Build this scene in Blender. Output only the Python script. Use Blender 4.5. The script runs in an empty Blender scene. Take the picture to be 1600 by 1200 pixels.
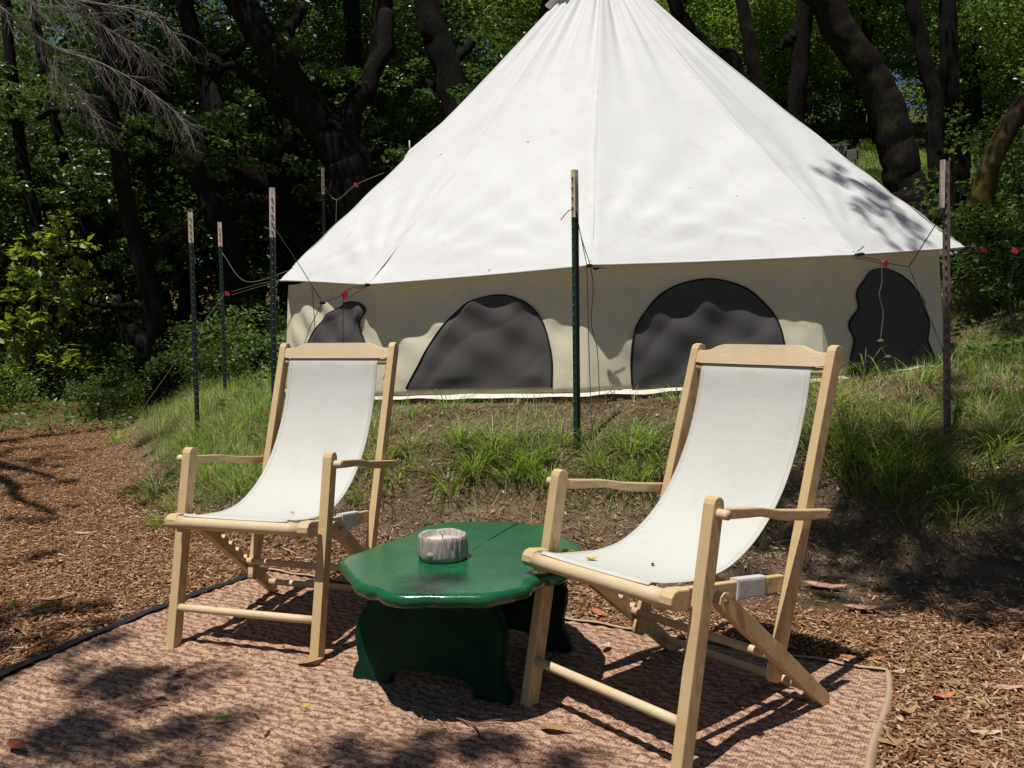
import bpy, bmesh, math, random
import numpy as np
from mathutils import Vector, noise, Matrix

random.seed(7); RNG = np.random.default_rng(7)
C = bpy.context.scene.collection
sc = bpy.context.scene

# ------------------------------------------------------------------ camera
PITCH, ROLL, CAM_H, F = 0.07173, -0.013614, 1.21936, 1.14903 * 1202.0
cam = bpy.data.cameras.new('camera'); camo = bpy.data.objects.new('camera', cam); C.objects.link(camo)
cam.sensor_width = 36.0; cam.lens = F / 1600.0 * 36.0; cam.clip_end = 500; cam.clip_start = 0.05
camo.matrix_world = (Matrix.Translation((0, 0, CAM_H)) @ Matrix.Rotation(math.pi / 2 - PITCH, 4, 'X')
                     @ Matrix.Rotation(ROLL, 4, 'Z'))
sc.camera = camo

# ------------------------------------------------------------------ light
SUN = Vector((0.213, 0.262, -1.0)).normalized()          # the way the light travels
w = bpy.data.worlds.new('World'); sc.world = w; w.use_nodes = True
nt = w.node_tree; bg = nt.nodes['Background']
sky = nt.nodes.new('ShaderNodeTexSky'); sky.sky_type = 'NISHITA'; sky.sun_disc = False
sky.sun_elevation = math.asin(-SUN.z); sky.sun_rotation = math.atan2(-SUN.x, -SUN.y)
sky.altitude = 300; sky.dust_density = 0.4; sky.ozone_density = 2.0
nt.links.new(sky.outputs[0], bg.inputs[0]); bg.inputs[1].default_value = 0.045
sl = bpy.data.lights.new('sun', 'SUN'); sl.energy = 4.8; sl.angle = math.radians(0.53); sl.color = (1.0, 0.97, 0.915)
so = bpy.data.objects.new('sun', sl); C.objects.link(so); so.rotation_euler = SUN.to_track_quat('-Z', 'Y').to_euler()
so.location = (0, 0, 20)
sc.view_settings.view_transform = 'Standard'; sc.view_settings.look = 'None'
sc.view_settings.gamma = 1.0; sc.view_settings.exposure = 0.15; sc.view_settings.use_curve_mapping = False
sc.render.engine = 'CYCLES'
sc.cycles.max_bounces = 6; sc.cycles.diffuse_bounces = 3; sc.cycles.glossy_bounces = 2
sc.cycles.transmission_bounces = 3; sc.cycles.transparent_max_bounces = 4; sc.cycles.use_denoising = True
sc.cycles.caustics_reflective = False; sc.cycles.caustics_refractive = False

# ------------------------------------------------------------------ measuring helpers (photo pixel + distance -> metres)
cr_, sr_ = math.cos(ROLL), math.sin(ROLL); cp_, sp_ = math.cos(PITCH), math.sin(PITCH)
def ray(u, v):
    x = u - 800.0; y = 600.0 - v
    a = cr_ * x - sr_ * y; b = sr_ * x + cr_ * y
    return Vector((a / F, cp_ + b / F * sp_, -sp_ + b / F * cp_))
def P(u, v, Y):
    d = ray(u, v); return Vector((0, 0, CAM_H)) + d * (Y / d.y)

# ------------------------------------------------------------------ terrain
FOOT = np.array([(60, 1.5), (9, 3.0), (5, 3.75), (2.4, 3.95), (1.3, 4.05), (0, 4.2), (-1.1, 4.5), (-1.9, 5.1), (-2.9, 6.6), (-4.1, 9.0), (-4.9, 12), (-5.5, 60)])
def sstep(a, b, x):
    t = np.clip((x - a) / (b - a), 0, 1); return t * t * (3 - 2 * t)
def foot_d(x, y):
    best = np.full(np.shape(x), 1e9); sg = np.ones(np.shape(x))
    for (x0, y0), (x1, y1) in zip(FOOT[:-1], FOOT[1:]):
        dx, dy = x1 - x0, y1 - y0; L = dx * dx + dy * dy
        t = np.clip(((x - x0) * dx + (y - y0) * dy) / L, 0, 1)
        px, py = x0 + t * dx, y0 + t * dy
        d = np.hypot(x - px, y - py)
        side = dx * (y - y0) - dy * (x - x0)
        m = d < best - 1e-9
        best = np.where(m, d, best); sg = np.where(m, np.where(side < 0, 1, -1), sg)
    return best * sg
def vnoise(x, y, s, seed=0):
    """cheap smooth value noise, numpy"""
    x = x * s + seed * 17.3; y = y * s + seed * 9.1
    xi, yi = np.floor(x), np.floor(y); fx, fy = x - xi, y - yi
    fx = fx * fx * (3 - 2 * fx); fy = fy * fy * (3 - 2 * fy)
    def h(a, b):
        v = np.sin(a * 127.1 + b * 311.7 + seed * 3.3) * 43758.5453; return v - np.floor(v)
    return (h(xi, yi) * (1 - fx) + h(xi + 1, yi) * fx) * (1 - fy) + (h(xi, yi + 1) * (1 - fx) + h(xi + 1, yi + 1) * fx) * fy
def terrain(x, y):
    x = np.asarray(x, float); y = np.asarray(y, float)
    d = foot_d(x, y)
    pl = 0.735 + 0.04 * np.clip(x - 0.9, -5, 4)
    prof = np.interp(d, [-1, -0.15, 0, .12, .35, .8, 1.35, 1.8, 3], [0, 0, .02, .08, .24, .545, .72 / .735 * .71, .735, .735]) / 0.735
    h = prof * pl
    # a little unevenness, calm on the mulch and under the tent
    rt = np.hypot(x - .905, y - 8.65)
    amp = np.where(d < 0, 0.12, 1.0) * sstep(3.0, 3.5, rt)
    h = h + amp * (0.09 * (vnoise(x, y, 1.3, 1) - .5) + 0.05 * (vnoise(x, y, 3.4, 2) - .5) + 0.02 * (vnoise(x, y, 9, 3) - .5))
    # hillside rising behind on the right
    x0 = np.interp(y, [6, 7, 12, 17, 60], [4.2, 3.9, 3.3, -1, -6])
    k = sstep(x0, x0 + 2.4, x)
    h = h + k * np.interp(y, [5.5, 7, 8, 11, 15, 22, 60, 200], [0, .05, .5, 1.7, 2.6, 4.4, 14, 30])
    # gentle rise far left
    h = h + (1 - k) * np.interp(y, [9, 14, 60, 200], [0, .15, 4.0, 14])* sstep(2.0, -3.0, x)
    return h
def tz(x, y): return float(terrain(x, y))
def on_ground(u, v):
    d = ray(u, v); o = Vector((0, 0, CAM_H)); t = 1.5
    while t < 60:
        p = o + d * t
        if p.z < tz(p.x, p.y):
            a, b = t - .05, t
            for _ in range(18):
                m = (a + b) / 2; p = o + d * m
                if p.z < tz(p.x, p.y): b = m
                else: a = m
            return o + d * b
        t += .05
    return o + d * 60

# ------------------------------------------------------------------ object helpers
def link(o, parent=None):
    C.objects.link(o)
    if parent is not None: o.parent = parent
    return o
def obj(name, me, parent=None):
    return link(bpy.data.objects.new(name, me), parent)
def thing(name, label, cat, loc=(0, 0, 0), rz=0.0, group=None):
    o = bpy.data.objects.new(name, None); C.objects.link(o); o.empty_display_size = .1
    o.location = loc; o.rotation_euler = (0, 0, rz); return tag(o, label, cat, group)
def tag(o, label, cat, group=None):
    o['label'] = label; o['category'] = cat
    if group: o['group'] = group
    return o
def npmesh(name, V, Q=None, T=None, mat=None, smooth=False, attr=None):
    V = np.asarray(V, np.float32).reshape(-1, 3)
    faces = []; ls = []; n = 0
    idx = []
    if Q is not None and len(Q):
        Q = np.asarray(Q, np.int32).reshape(-1, 4); idx.append(Q.ravel()); ls.append(np.full(len(Q), 4)); 
    if T is not None and len(T):
        T = np.asarray(T, np.int32).reshape(-1, 3); idx.append(T.ravel()); ls.append(np.full(len(T), 3))
    idx = np.concatenate(idx).astype(np.int32); ls = np.concatenate(ls).astype(np.int32)
    me = bpy.data.meshes.new(name)
    me.vertices.add(len(V)); me.vertices.foreach_set('co', V.ravel())
    me.loops.add(len(idx)); me.loops.foreach_set('vertex_index', idx)
    me.polygons.add(len(ls)); st = np.concatenate([[0], np.cumsum(ls)[:-1]]).astype(np.int32)
    me.polygons.foreach_set('loop_start', st)
    try: me.polygons.foreach_set('loop_total', ls)
    except Exception: pass
    if smooth: me.polygons.foreach_set('use_smooth', np.ones(len(ls), bool))
    me.update(calc_edges=True); me.validate()
    if mat: me.materials.append(mat)
    return me
def grid_faces(nu, nv, closed_u=False):
    i = np.arange(nu if closed_u else nu - 1)[:, None]; j = np.arange(nv - 1)[None, :]
    i2 = (i + 1) % nu
    a = i * nv + j; b = i2 * nv + j; c = i2 * nv + j + 1; d = i * nv + j + 1
    return np.stack([a, b, c, d], -1).reshape(-1, 4)
def tube_arrays(pts, radii, n=8, rough=0.0, seed=0, cap=True):
    pts = [Vector(p) for p in pts]; V = []; m = len(pts)
    up = Vector((0.13, 0.27, 0.95)).normalized(); prev = None
    for k, p in enumerate(pts):
        t = (pts[min(k + 1, m - 1)] - pts[max(k - 1, 0)])
        if t.length < 1e-9: t = Vector((0, 0, 1))
        t.normalize()
        if prev is None:
            a = t.cross(Vector((1, 0, 0)));
            if a.length < .1: a = t.cross(Vector((0, 1, 0)))
        else: a = prev - t * prev.dot(t)
        a.normalize(); prev = a; b = t.cross(a)
        r = radii[k] if hasattr(radii, '__len__') else radii
        for q in range(n):
            th = 2 * math.pi * q / n
            rr = r
            if rough: 
                rr *= 1 + rough * (noise.noise(Vector((math.cos(th) * 1.3 + seed, math.sin(th) * 1.3, k * .22 + seed))) * 1.5 + noise.noise(Vector((math.cos(th) * 4 + seed, math.sin(th) * 4, k * .5 + seed))) * 1.1)
            V.append(p + a * math.cos(th) * rr + b * math.sin(th) * rr)
    V = np.array([tuple(v) for v in V]); k = np.arange(m - 1)[:, None]; q = np.arange(n)[None, :]
    Q = np.stack([k * n + q, k * n + (q + 1) % n, (k + 1) * n + (q + 1) % n, (k + 1) * n + q], -1).reshape(-1, 4)
    T = []
    if cap:
        V = np.vstack([V, np.array(tuple(pts[0])), np.array(tuple(pts[-1]))]); c0 = len(V) - 2
        for q in range(n):
            T.append((c0, (q + 1) % n, q)); T.append((c0 + 1, (m - 1) * n + q, (m - 1) * n + (q + 1) % n))
    return V, Q, np.array(T, int).reshape(-1, 3)
def join(parts):
    V = []; Q = []; T = []; n = 0
    for v, q, t in parts:
        V.append(v)
        if len(q): Q.append(np.asarray(q) + n)
        if len(t): T.append(np.asarray(t) + n)
        n += len(v)
    return np.vstack(V), (np.vstack(Q) if Q else None), (np.vstack(T) if T else None)
def tube(name, pts, r, mat, parent=None, n=8, rough=0, seed=0):
    V, Q, T = tube_arrays(pts, r, n, rough, seed)
    return obj(name, npmesh(name, V, Q, T, mat, True), parent)
def smooth_path(pts, sub=6):
    pts = [Vector(p) for p in pts]
    if len(pts) < 3: return [pts[0].lerp(pts[-1], i / sub) for i in range(sub + 1)]
    e = [pts[0] * 2 - pts[1]] + pts + [pts[-1] * 2 - pts[-2]]; out = []
    for i in range(1, len(e) - 2):
        for s in range(sub):
            t = s / sub; a, b, c, d = e[i - 1], e[i], e[i + 1], e[i + 2]
            out.append(.5 * ((2 * b) + (c - a) * t + (2 * a - 5 * b + 4 * c - d) * t * t + (3 * b - a - 3 * c + d) * t ** 3))
    out.append(pts[-1]); return out
def bm_obj(name, bm, mat, parent=None, smooth=False, bevel=0, seg=2):
    if bevel:
        bmesh.ops.bevel(bm, geom=list(bm.edges), offset=bevel, segments=seg, affect='EDGES', profile=.6, clamp_overlap=True)
    bmesh.ops.recalc_face_normals(bm, faces=bm.faces)
    me = bpy.data.meshes.new(name); bm.to_mesh(me); bm.free(); me.materials.append(mat)
    if smooth:
        for p in me.polygons: p.use_smooth = True
    return obj(name, me, parent)
def box_bm(bm, c, s, rot=None):
    M = Matrix.Translation(c) @ (rot.to_4x4() if rot is not None else Matrix()) @ Matrix.Diagonal((s[0], s[1], s[2], 1))
    bmesh.ops.create_cube(bm, size=1, matrix=M)

# ------------------------------------------------------------------ materials
def mat(name, color=(.5, .5, .5), rough=.6, spec=.5):
    m = bpy.data.materials.new(name); m.use_nodes = True; b = m.node_tree.nodes['Principled BSDF']
    b.inputs['Base Color'].default_value = (*color, 1); b.inputs['Roughness'].default_value = rough
    b.inputs['Specular IOR Level'].default_value = spec
    return m
def N(m, t, **k):
    n = m.node_tree.nodes.new(t)
    for a, v in k.items():
        if a in n.inputs.keys() if hasattr(n.inputs, 'keys') else False: n.inputs[a].default_value = v
        else: setattr(n, a, v)
    return n
def L(m, a, b): m.node_tree.links.new(a, b)
def tex(m, scale, detail=4, rough=.6, vec=None, dist=0.0):
    n = m.node_tree.nodes.new('ShaderNodeTexNoise'); n.inputs['Scale'].default_value = scale
    n.inputs['Detail'].default_value = detail; n.inputs['Roughness'].default_value = rough; n.inputs['Distortion'].default_value = dist
    if vec is not None: L(m, vec, n.inputs['Vector'])
    return n
def ramp(m, fac, stops):
    r = m.node_tree.nodes.new('ShaderNodeValToRGB'); e = r.color_ramp.elements
    while len(e) < len(stops): e.new(.5)
    for k, (p, c) in enumerate(stops): e[k].position = p; e[k].color = (*c, 1)
    L(m, fac, r.inputs[0]); return r
def coords(m, kind='Object', scale=None, rot=None):
    tc = m.node_tree.nodes.new('ShaderNodeTexCoord')
    if scale is None and rot is None: return tc.outputs[kind]
    mp = m.node_tree.nodes.new('ShaderNodeMapping')
    if scale: mp.inputs['Scale'].default_value = scale
    if rot: mp.inputs['Rotation'].default_value = rot
    L(m, tc.outputs[kind], mp.inputs[0]); return mp.outputs[0]
def bump(m, h, strength=.3, dist=.01, chain=None):
    b = m.node_tree.nodes.new('ShaderNodeBump'); b.inputs['Strength'].default_value = strength; b.inputs['Distance'].default_value = dist
    L(m, h, b.inputs['Height'])
    if chain is not None: L(m, chain, b.inputs['Normal'])
    L(m, b.outputs[0], m.node_tree.nodes['Principled BSDF'].inputs['Normal']); return b.outputs[0]
def pb(m): return m.node_tree.nodes['Principled BSDF']
def mixc(m, fac, a, b, mode='MIX'):
    n = m.node_tree.nodes.new('ShaderNodeMix'); n.data_type = 'RGBA'; n.blend_type = mode
    if isinstance(fac, float): n.inputs[0].default_value = fac
    else: L(m, fac, n.inputs[0])
    for s, x in ((6, a), (7, b)):
        if isinstance(x, tuple): n.inputs[s].default_value = (*x, 1)
        else: L(m, x, n.inputs[s])
    return n.outputs[2]

def canvas_material(name, base, transl=.12, specks=True, weave=900):
    m = mat(name, base, .85, .15); v = coords(m)
    n1 = tex(m, 2.2, 5, .6, v); c = ramp(m, n1.outputs[0], [(.3, tuple(x * .93 for x in base)), (.7, base)]).outputs[0]
    if specks:
        n2 = tex(m, 17, 2, .5, v); r2 = ramp(m, n2.outputs[0], [(.765, (0, 0, 0)), (.79, (1, 1, 1))])
        c = mixc(m, r2.outputs[0], c, (base[0] * .45, base[1] * .40, base[2] * .33))
    st_ = tex(m, 5.5, 7, .72, v, .8); c = mixc(m, ramp(m, st_.outputs[0], [(.54, (0, 0, 0)), (.78, (.5, .5, .5))]).outputs[0], c, (base[0] * .74, base[1] * .70, base[2] * .62))
    L(m, c, pb(m).inputs['Base Color'])
    n3 = tex(m, weave, 2, .5, v); n4 = tex(m, 6, 4, .55, v)
    b1 = bump(m, n4.outputs[0], .22, .02 if base[0] < .65 else .006); bump(m, n3.outputs[0], .25, .001, b1)
    # cloth lets a little light through
    tr = m.node_tree.nodes.new('ShaderNodeBsdfTranslucent'); L(m, c, tr.inputs[0])
    mx = m.node_tree.nodes.new('ShaderNodeMixShader'); mx.inputs[0].default_value = transl
    L(m, pb(m).outputs[0], mx.inputs[1]); L(m, tr.outputs[0], mx.inputs[2])
    L(m, mx.outputs[0], m.node_tree.nodes['Material Output'].inputs[0]); return m
M_ROOF = canvas_material('roof_canvas', (.67, .665, .65), .15)
M_WALL = canvas_material('shade_tinted_wall_canvas', (.82, .76, .58), .24)  # same canvas as the roof; the beige it takes in shade is painted in
def splash(m, z0):
    bs = pb(m).inputs['Base Color']; src = bs.links[0].from_socket; v = coords(m); sx = m.node_tree.nodes.new('ShaderNodeSeparateXYZ'); L(m, v, sx.inputs[0])
    n = tex(m, 7, 6, .7, v); ad = m.node_tree.nodes.new('ShaderNodeMath'); ad.operation = 'MULTIPLY_ADD'; L(m, n.outputs[0], ad.inputs[0]); ad.inputs[1].default_value = -.34; L(m, sx.outputs['Z'], ad.inputs[2])
    r = ramp(m, ad.outputs[0], [(z0 - .18, (.65, .65, .65)), (z0 + .02, (0, 0, 0))]); c = mixc(m, r.outputs[0], src, (.30, .23, .15)); L(m, c, bs)
splash(M_WALL, .66)
M_SKIRT = canvas_material('skirt_canvas', (.66, .62, .53), .02)
M_SLING = canvas_material('sling_canvas', (.57, .56, .515), .08, True, 700)
M_NET = mat('window_net', (.080, .076, .075), .9, .1); bump(M_NET, tex(M_NET, 500, 2, .5, coords(M_NET)).outputs[0], .4, .001)
M_TRIM = mat('black_trim', (.012, .012, .014), .7, .2)

def wood_material(name, a, b, scale=(3, 3, 60), rough=.55, axis_rot=None):
    m = mat(name, a, rough, .35); v = coords(m, 'Generated', scale)
    n = tex(m, 2.6, 8, .75, v, 1.2); c = ramp(m, n.outputs[0], [(.30, tuple(x * .8 for x in b)), (.42, b), (.56, a), (.75, tuple(min(1, x * 1.12) for x in a))]).outputs[0]
    n2 = tex(m, 7.0, 4, .6, coords(m)); c = mixc(m, ramp(m, n2.outputs[0], [(.40, (0, 0, 0)), (.72, (.55, .55, .55))]).outputs[0], c, b)
    L(m, c, pb(m).inputs['Base Color']); bump(m, n.outputs[0], .12, .002); return m
M_WOOD = wood_material('pale_beech_wood', (.62, .465, .25), (.46, .32, .15), (40, 3, 3))
M_WOOD2 = wood_material('turned_beech_wood', (.66, .53, .34), (.50, .38, .22), (3, 40, 40))
M_PIN = mat('steel_pin', (.25, .22, .18), .4, .5); pb(M_PIN).inputs['Metallic'].default_value = .8

def green_paint():
    m = mat('green_paint', (.006, .13, .055), .2, .6); v = coords(m)
    n = tex(m, 9, 5, .6, v); n2 = tex(m, 60, 3, .6, coords(m, 'Object', (1, 6, 1), (0, 0, .9)))
    c = ramp(m, n.outputs[0], [(.3, (.006, .078, .030)), (.7, (.011, .115, .044))]).outputs[0]
    ch = tex(m, 30, 6, .75, coords(m, 'Object', (1, 3, 1), (0, 0, .9)))
    c = mixc(m, ramp(m, ch.outputs[0], [(.66, (0, 0, 0)), (.74, (.5, .5, .5))]).outputs[0], c, (.10, .26, .17))
    L(m, c, pb(m).inputs['Base Color'])
    rr = ramp(m, n2.outputs[0], [(.3, (.12, .12, .12)), (.7, (.32, .32, .32))]); L(m, rr.outputs[0], pb(m).inputs['Roughness'])
    b = bump(m, n2.outputs[0], .12, .003); bump(m, n.outputs[0], .2, .008, b); return m
M_GREEN = green_paint()
M_GREEN_SHADED = mat('shade_darkened_green_paint', (.004, .065, .028), .6, .12); L(M_GREEN_SHADED, ramp(M_GREEN_SHADED, tex(M_GREEN_SHADED, 12, 6, .7, coords(M_GREEN_SHADED)).outputs[0], [(.35, (.002, .022, .011)), (.68, (.0035, .042, .021)), (.76, (.05, .10, .06))]).outputs[0], pb(M_GREEN_SHADED).inputs['Base Color'])  # tabletop's paint again, the shade below the top put into its colour

def bark_material(name, dark, light, moss, moss_amt):
    m = mat(name, dark, .95, .1); v = coords(m, 'Object', (1, 1, .35))
    n = tex(m, 26, 8, .75, v, .6); n2 = tex(m, 2.3, 5, .6, coords(m))
    c = ramp(m, n.outputs[0], [(.35, dark), (.65, light)]).outputs[0]
    c = mixc(m, ramp(m, n2.outputs[0], [(.62 - moss_amt * .3, (0, 0, 0)), (.78 - moss_amt * .3, (1, 1, 1))]).outputs[0], c, moss)
    L(m, c, pb(m).inputs['Base Color']); b = bump(m, n.outputs[0], .9, .05); return m
M_BARK = bark_material('dark_oak_bark', (.005, .0045, .004), (.020, .017, .014), (.022, .024, .010), .06)
M_MOSSY = bark_material('mossy_bark', (.02, .014, .008), (.07, .05, .03), (.11, .085, .022), .62)
M_BARKR = bark_material('brown_mossy_bark', (.006, .005, .0045), (.026, .021, .017), (.040, .042, .014), .22)
M_TWIG = mat('dead_grey_twig', (.24, .22, .19), .9, .1)
M_STEM = mat('green_brown_stem', (.09, .07, .035), .8, .2)

def leaf_material(name, stops, rough=.45, transl=.35, spec=.4):
    m = mat(name, stops[1][1], rough, spec); g = m.node_tree.nodes.new('ShaderNodeNewGeometry')
    r = ramp(m, g.outputs['Random Per Island'], stops); L(m, r.outputs[0], pb(m).inputs['Base Color'])
    tr = m.node_tree.nodes.new('ShaderNodeBsdfTranslucent')
    h = m.node_tree.nodes.new('ShaderNodeMix'); h.data_type = 'RGBA'; h.blend_type = 'MULTIPLY'; h.inputs[0].default_value = 1
    L(m, r.outputs[0], h.inputs[6]); h.inputs[7].default_value = (1.6, 1.7, .7, 1); L(m, h.outputs[2], tr.inputs[0])
    mx = m.node_tree.nodes.new('ShaderNodeMixShader'); mx.inputs[0].default_value = transl
    L(m, pb(m).outputs[0], mx.inputs[1]); L(m, tr.outputs[0], mx.inputs[2])
    L(m, mx.outputs[0], m.node_tree.nodes['Material Output'].inputs[0]); return m
M_LEAF_D = leaf_material('dark_oak_leaves', [(0, (.028, .055, .014)), (.5, (.055, .095, .022)), (1, (.13, .18, .06))], .34, .35, .5)  # dark glossy leaves, lowered further to put the left wood's shade into the colour
M_LEAF_R = leaf_material('sun_lightened_oak_leaves', [(0, (.09, .15, .04)), (.5, (.15, .22, .06)), (1, (.25, .31, .10))], .45, .48)  # yellowish green leaves, brightened so the colour carries the slope's sunlight
M_LEAF_Y = leaf_material('young_yellow_green_leaves', [(0, (.12, .17, .02)), (.5, (.23, .28, .035)), (1, (.36, .37, .06))], .45, .4)
M_GRASS = leaf_material('grass_blades', [(0, (.075, .13, .022)), (.35, (.15, .24, .04)), (.65, (.25, .35, .075)), (.82, (.32, .34, .12)), (1, (.52, .45, .26))], .5, .38)
M_COVER = leaf_material('low_plant_leaves', [(0, (.045, .09, .02)), (.5, (.08, .14, .03)), (1, (.15, .19, .05))], .45, .35)
M_CHIP = leaf_material('wood_chip', [(0, (.08, .034, .016)), (.3, (.21, .10, .046)), (.6, (.34, .18, .085)), (.85, (.42, .27, .155)), (1, (.54, .41, .28))], .85, .0, .1)
M_LITTER = leaf_material('leaf_litter', [(0, (.07, .04, .02)), (.4, (.20, .12, .07)), (.75, (.36, .24, .14)), (1, (.52, .40, .26))], .8, .05, .15)

# ground: mulch colour low, earth on the bank
def ground_material():
    m = mat('earth_and_mulch', (.1, .06, .03), .95, .1); v = coords(m)
    n1 = tex(m, 85, 8, .8, v, .8); n2 = tex(m, 2.0, 6, .65, v); n3 = tex(m, 170, 3, .7, v)
    mulch = ramp(m, n1.outputs[0], [(.30, (.05, .024, .012)), (.50, (.21, .11, .055)), (.68, (.44, .28, .155))]).outputs[0]
    earth = ramp(m, n1.outputs[0], [(.28, (.075, .052, .032)), (.52, (.23, .165, .108)), (.75, (.40, .30, .205))]).outputs[0]
    at = m.node_tree.nodes.new('ShaderNodeAttribute'); at.attribute_name = 'earth'
    c = mixc(m, at.outputs['Fac'], mulch, earth)
    c = mixc(m, ramp(m, n2.outputs[0], [(.4, (0, 0, 0)), (.7, (.6, .6, .6))]).outputs[0], c, (.07, .045, .026))
    g = m.node_tree.nodes.new('ShaderNodeAttribute'); g.attribute_name = 'green'
    gc = ramp(m, n1.outputs[0], [(.3, (.03, .04, .012)), (.7, (.10, .12, .035))]).outputs[0]
    c = mixc(m, g.outputs['Fac'], c, gc)
    L(m, c, pb(m).inputs['Base Color'])
    b = bump(m, n1.outputs[0], .8, .03); bump(m, n3.outputs[0], .5, .006, b); return m
M_GROUND = ground_material()

# ------------------------------------------------------------------ ground sheet
def ground():
    xs = np.unique(np.concatenate([np.linspace(-130, -9, 40), np.linspace(-9, 9, 300), np.linspace(9, 130, 40)]))
    ys = np.unique(np.concatenate([np.linspace(-40, 1, 24), np.linspace(1, 9, 200), np.linspace(9, 26, 130), np.linspace(26, 200, 50)]))
    X, Y = np.meshgrid(xs, ys, indexing='ij'); Z = terrain(X, Y)
    me = npmesh('ground', np.stack([X, Y, Z], -1).reshape(-1, 3), grid_faces(len(xs), len(ys)), None, M_GROUND, True)
    d = foot_d(X, Y); e = sstep(-.25, .12, d + .42 * sstep(.2, .8, X) + .25 * (vnoise(X, Y, 2.5, 5) - .5)).ravel().astype(np.float32)
    a = me.attributes.new('earth', 'FLOAT', 'POINT'); a.data.foreach_set('value', e)
    far = sstep(11, 15, Y) * .9 * sstep(2, 4, X) ; far = np.maximum(far, sstep(12.3, 13.2, Y) * .55)
    a = me.attributes.new('green', 'FLOAT', 'POINT'); a.data.foreach_set('value', far.ravel().astype(np.float32))
    o = obj('ground', me); o['kind'] = 'structure'
ground()

# ------------------------------------------------------------------ the bell tent
TC = Vector((.905, 8.65, 0)); NP = 12; AZ0 = -8.0
def azdir(a): a = math.radians(a); return Vector((math.sin(a), -math.cos(a), 0))
def base_z(x): return .752 + .04 * (x - .9)
def eave_z(x, y): return 1.60 + .045 * (x - .9) + .012 * (y - 5.5)
APEX = Vector((.905, 8.65, 4.66))
tips = {}
for k in range(NP):
    a = AZ0 + 30 * k; a = a - 360 if a > 180 else a
    d = azdir(a); p = TC + d * 3.20; tips[k] = Vector((p.x, p.y, eave_z(p.x, p.y)))
tips[0] = P(922, 413, 5.50); tips[1] = P(1338, 397, 5.72); tips[2] = P(1506, 385, 6.66)
tips[11] = P(575, 443, 6.10); tips[10] = P(438, 437, 7.38); tips[9] = P(458, 416, 8.9)
ACW = [TC + azdir(AZ0 + 30 * k) * 3.0 for k in range(NP)]
DOOR = P(640, 232, 10.35)
def corner_profile(k, t):
    tip = tips[k]; d = (tip - APEX); 
    p = APEX + d * t; hor = Vector((d.x, d.y, 0)).length
    p.z -= .07 * math.sin(math.pi * t)
    # the last stretch to the guy point runs out flatter
    return p
def roof_point(k, s, t, lift=0.0):
    k2 = (k + 1) % NP; a = corner_profile(k, t); b = corner_profile(k2, t)
    p = a.lerp(b, s); n = Vector((p.x - TC.x, p.y - TC.y, 0)); R = n.length; 
    if R > 1e-6: n /= R
    # round near the top, and panels hanging in slightly between the corner seams
    sag = 4 * s * (1 - s)
    rtop = max(0, 1 - t * 1.6)
    p += n * (sag * (.034 * (a - Vector((TC.x, TC.y, a.z))).length) * rtop)
    p.z -= .045 * sag * math.sin(math.pi * min(1, t * 1.02))
    if t > .9: p -= n * sag * .07 * ((t - .9) / .1)
    # creases fanning out of the corners and down from the top
    dist0 = ((1 - t) * 3.9) ; w = 1.55 * t
    for kk, ss, sd in ((k, s, 1), (k2, 1 - s, 2)):
        dd = math.hypot(dist0, ss * w); phi = math.atan2(ss * w, dist0 + 1e-3)
        A = .026 * math.exp(-dd / 1.0) * min(1, dd / .12) * min(1, .12 + (1 - t) * 10)
        p.z += A * math.sin(phi * 19 + kk * 2.1 + sd)
    A = .030 * math.exp(-((t - .22) / .24) ** 2)
    p += n * A * (math.sin((k + s) * 2 * math.pi * 2.0 + math.sin((k + s) * 3.1) * 1.3) * .7 + .45 * math.sin((k + s) * 2 * math.pi * 5.0 + 1.1))
    # long soft drag folds
    p.z += .010 * math.sin(s * 9 + t * 7 + k * 1.7) * math.sin(math.pi * t)
    p.z += .004 * (noise.noise(Vector((p.x * .9, p.y * .9, k))))
    # A-frame over the door at the back left
    a_ = math.atan2(p.x - TC.x, -(p.y - TC.y)); ad = math.atan2(DOOR.x - TC.x, -(DOOR.y - TC.y))
    da = math.degrees(math.atan2(math.sin(a_ - ad), math.cos(a_ - ad)))
    rd = math.hypot(DOOR.x - TC.x, DOOR.y - TC.y); r = math.hypot(p.x - TC.x, p.y - TC.y)
    if r < rd: zr = APEX.z + (DOOR.z - APEX.z) * r / rd - .10 * math.sin(math.pi * r / rd)
    else: zr = DOOR.z - (r - rd) * 3.0
    side = abs(da) * math.pi / 180 * r
    zz = zr - side * 1.25
    if zz > p.z: p.z += (zz - p.z)
    p.z += lift; return p
tent = thing('bell_tent', 'large off white canvas bell tent with mesh windows and guy ropes on the grassy bank', 'tent', (TC.x, TC.y, base_z(.9)))
def tobj(name, me):
    o = obj(name, me, tent); o.matrix_parent_inverse = Matrix.Translation((-TC.x, -TC.y, -base_z(.9))); return o
NS, NTT = 26, 72
V = []
for k in range(NP):
    for i in range(NS):
        for j in range(NTT):
            t = .02 + .98 * j / (NTT - 1); V.append(tuple(roof_point(k, i / NS, t)))
roof = tobj('roof', npmesh('roof', V, grid_faces(NP * NS, NTT, True), None, M_ROOF, True))
# hem along the eave (a folded edge with its own thickness)
hem = []
for k in range(NP):
    for i in range(NS): hem.append(roof_point(k, i / NS, 1.0))
hem.append(hem[0])
V, Q, T = tube_arrays([h + Vector((0, 0, -.006)) for h in hem], .009, 6)
tobj('eave_hem', npmesh('eave_hem', V, Q, T, M_ROOF, True))
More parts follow.
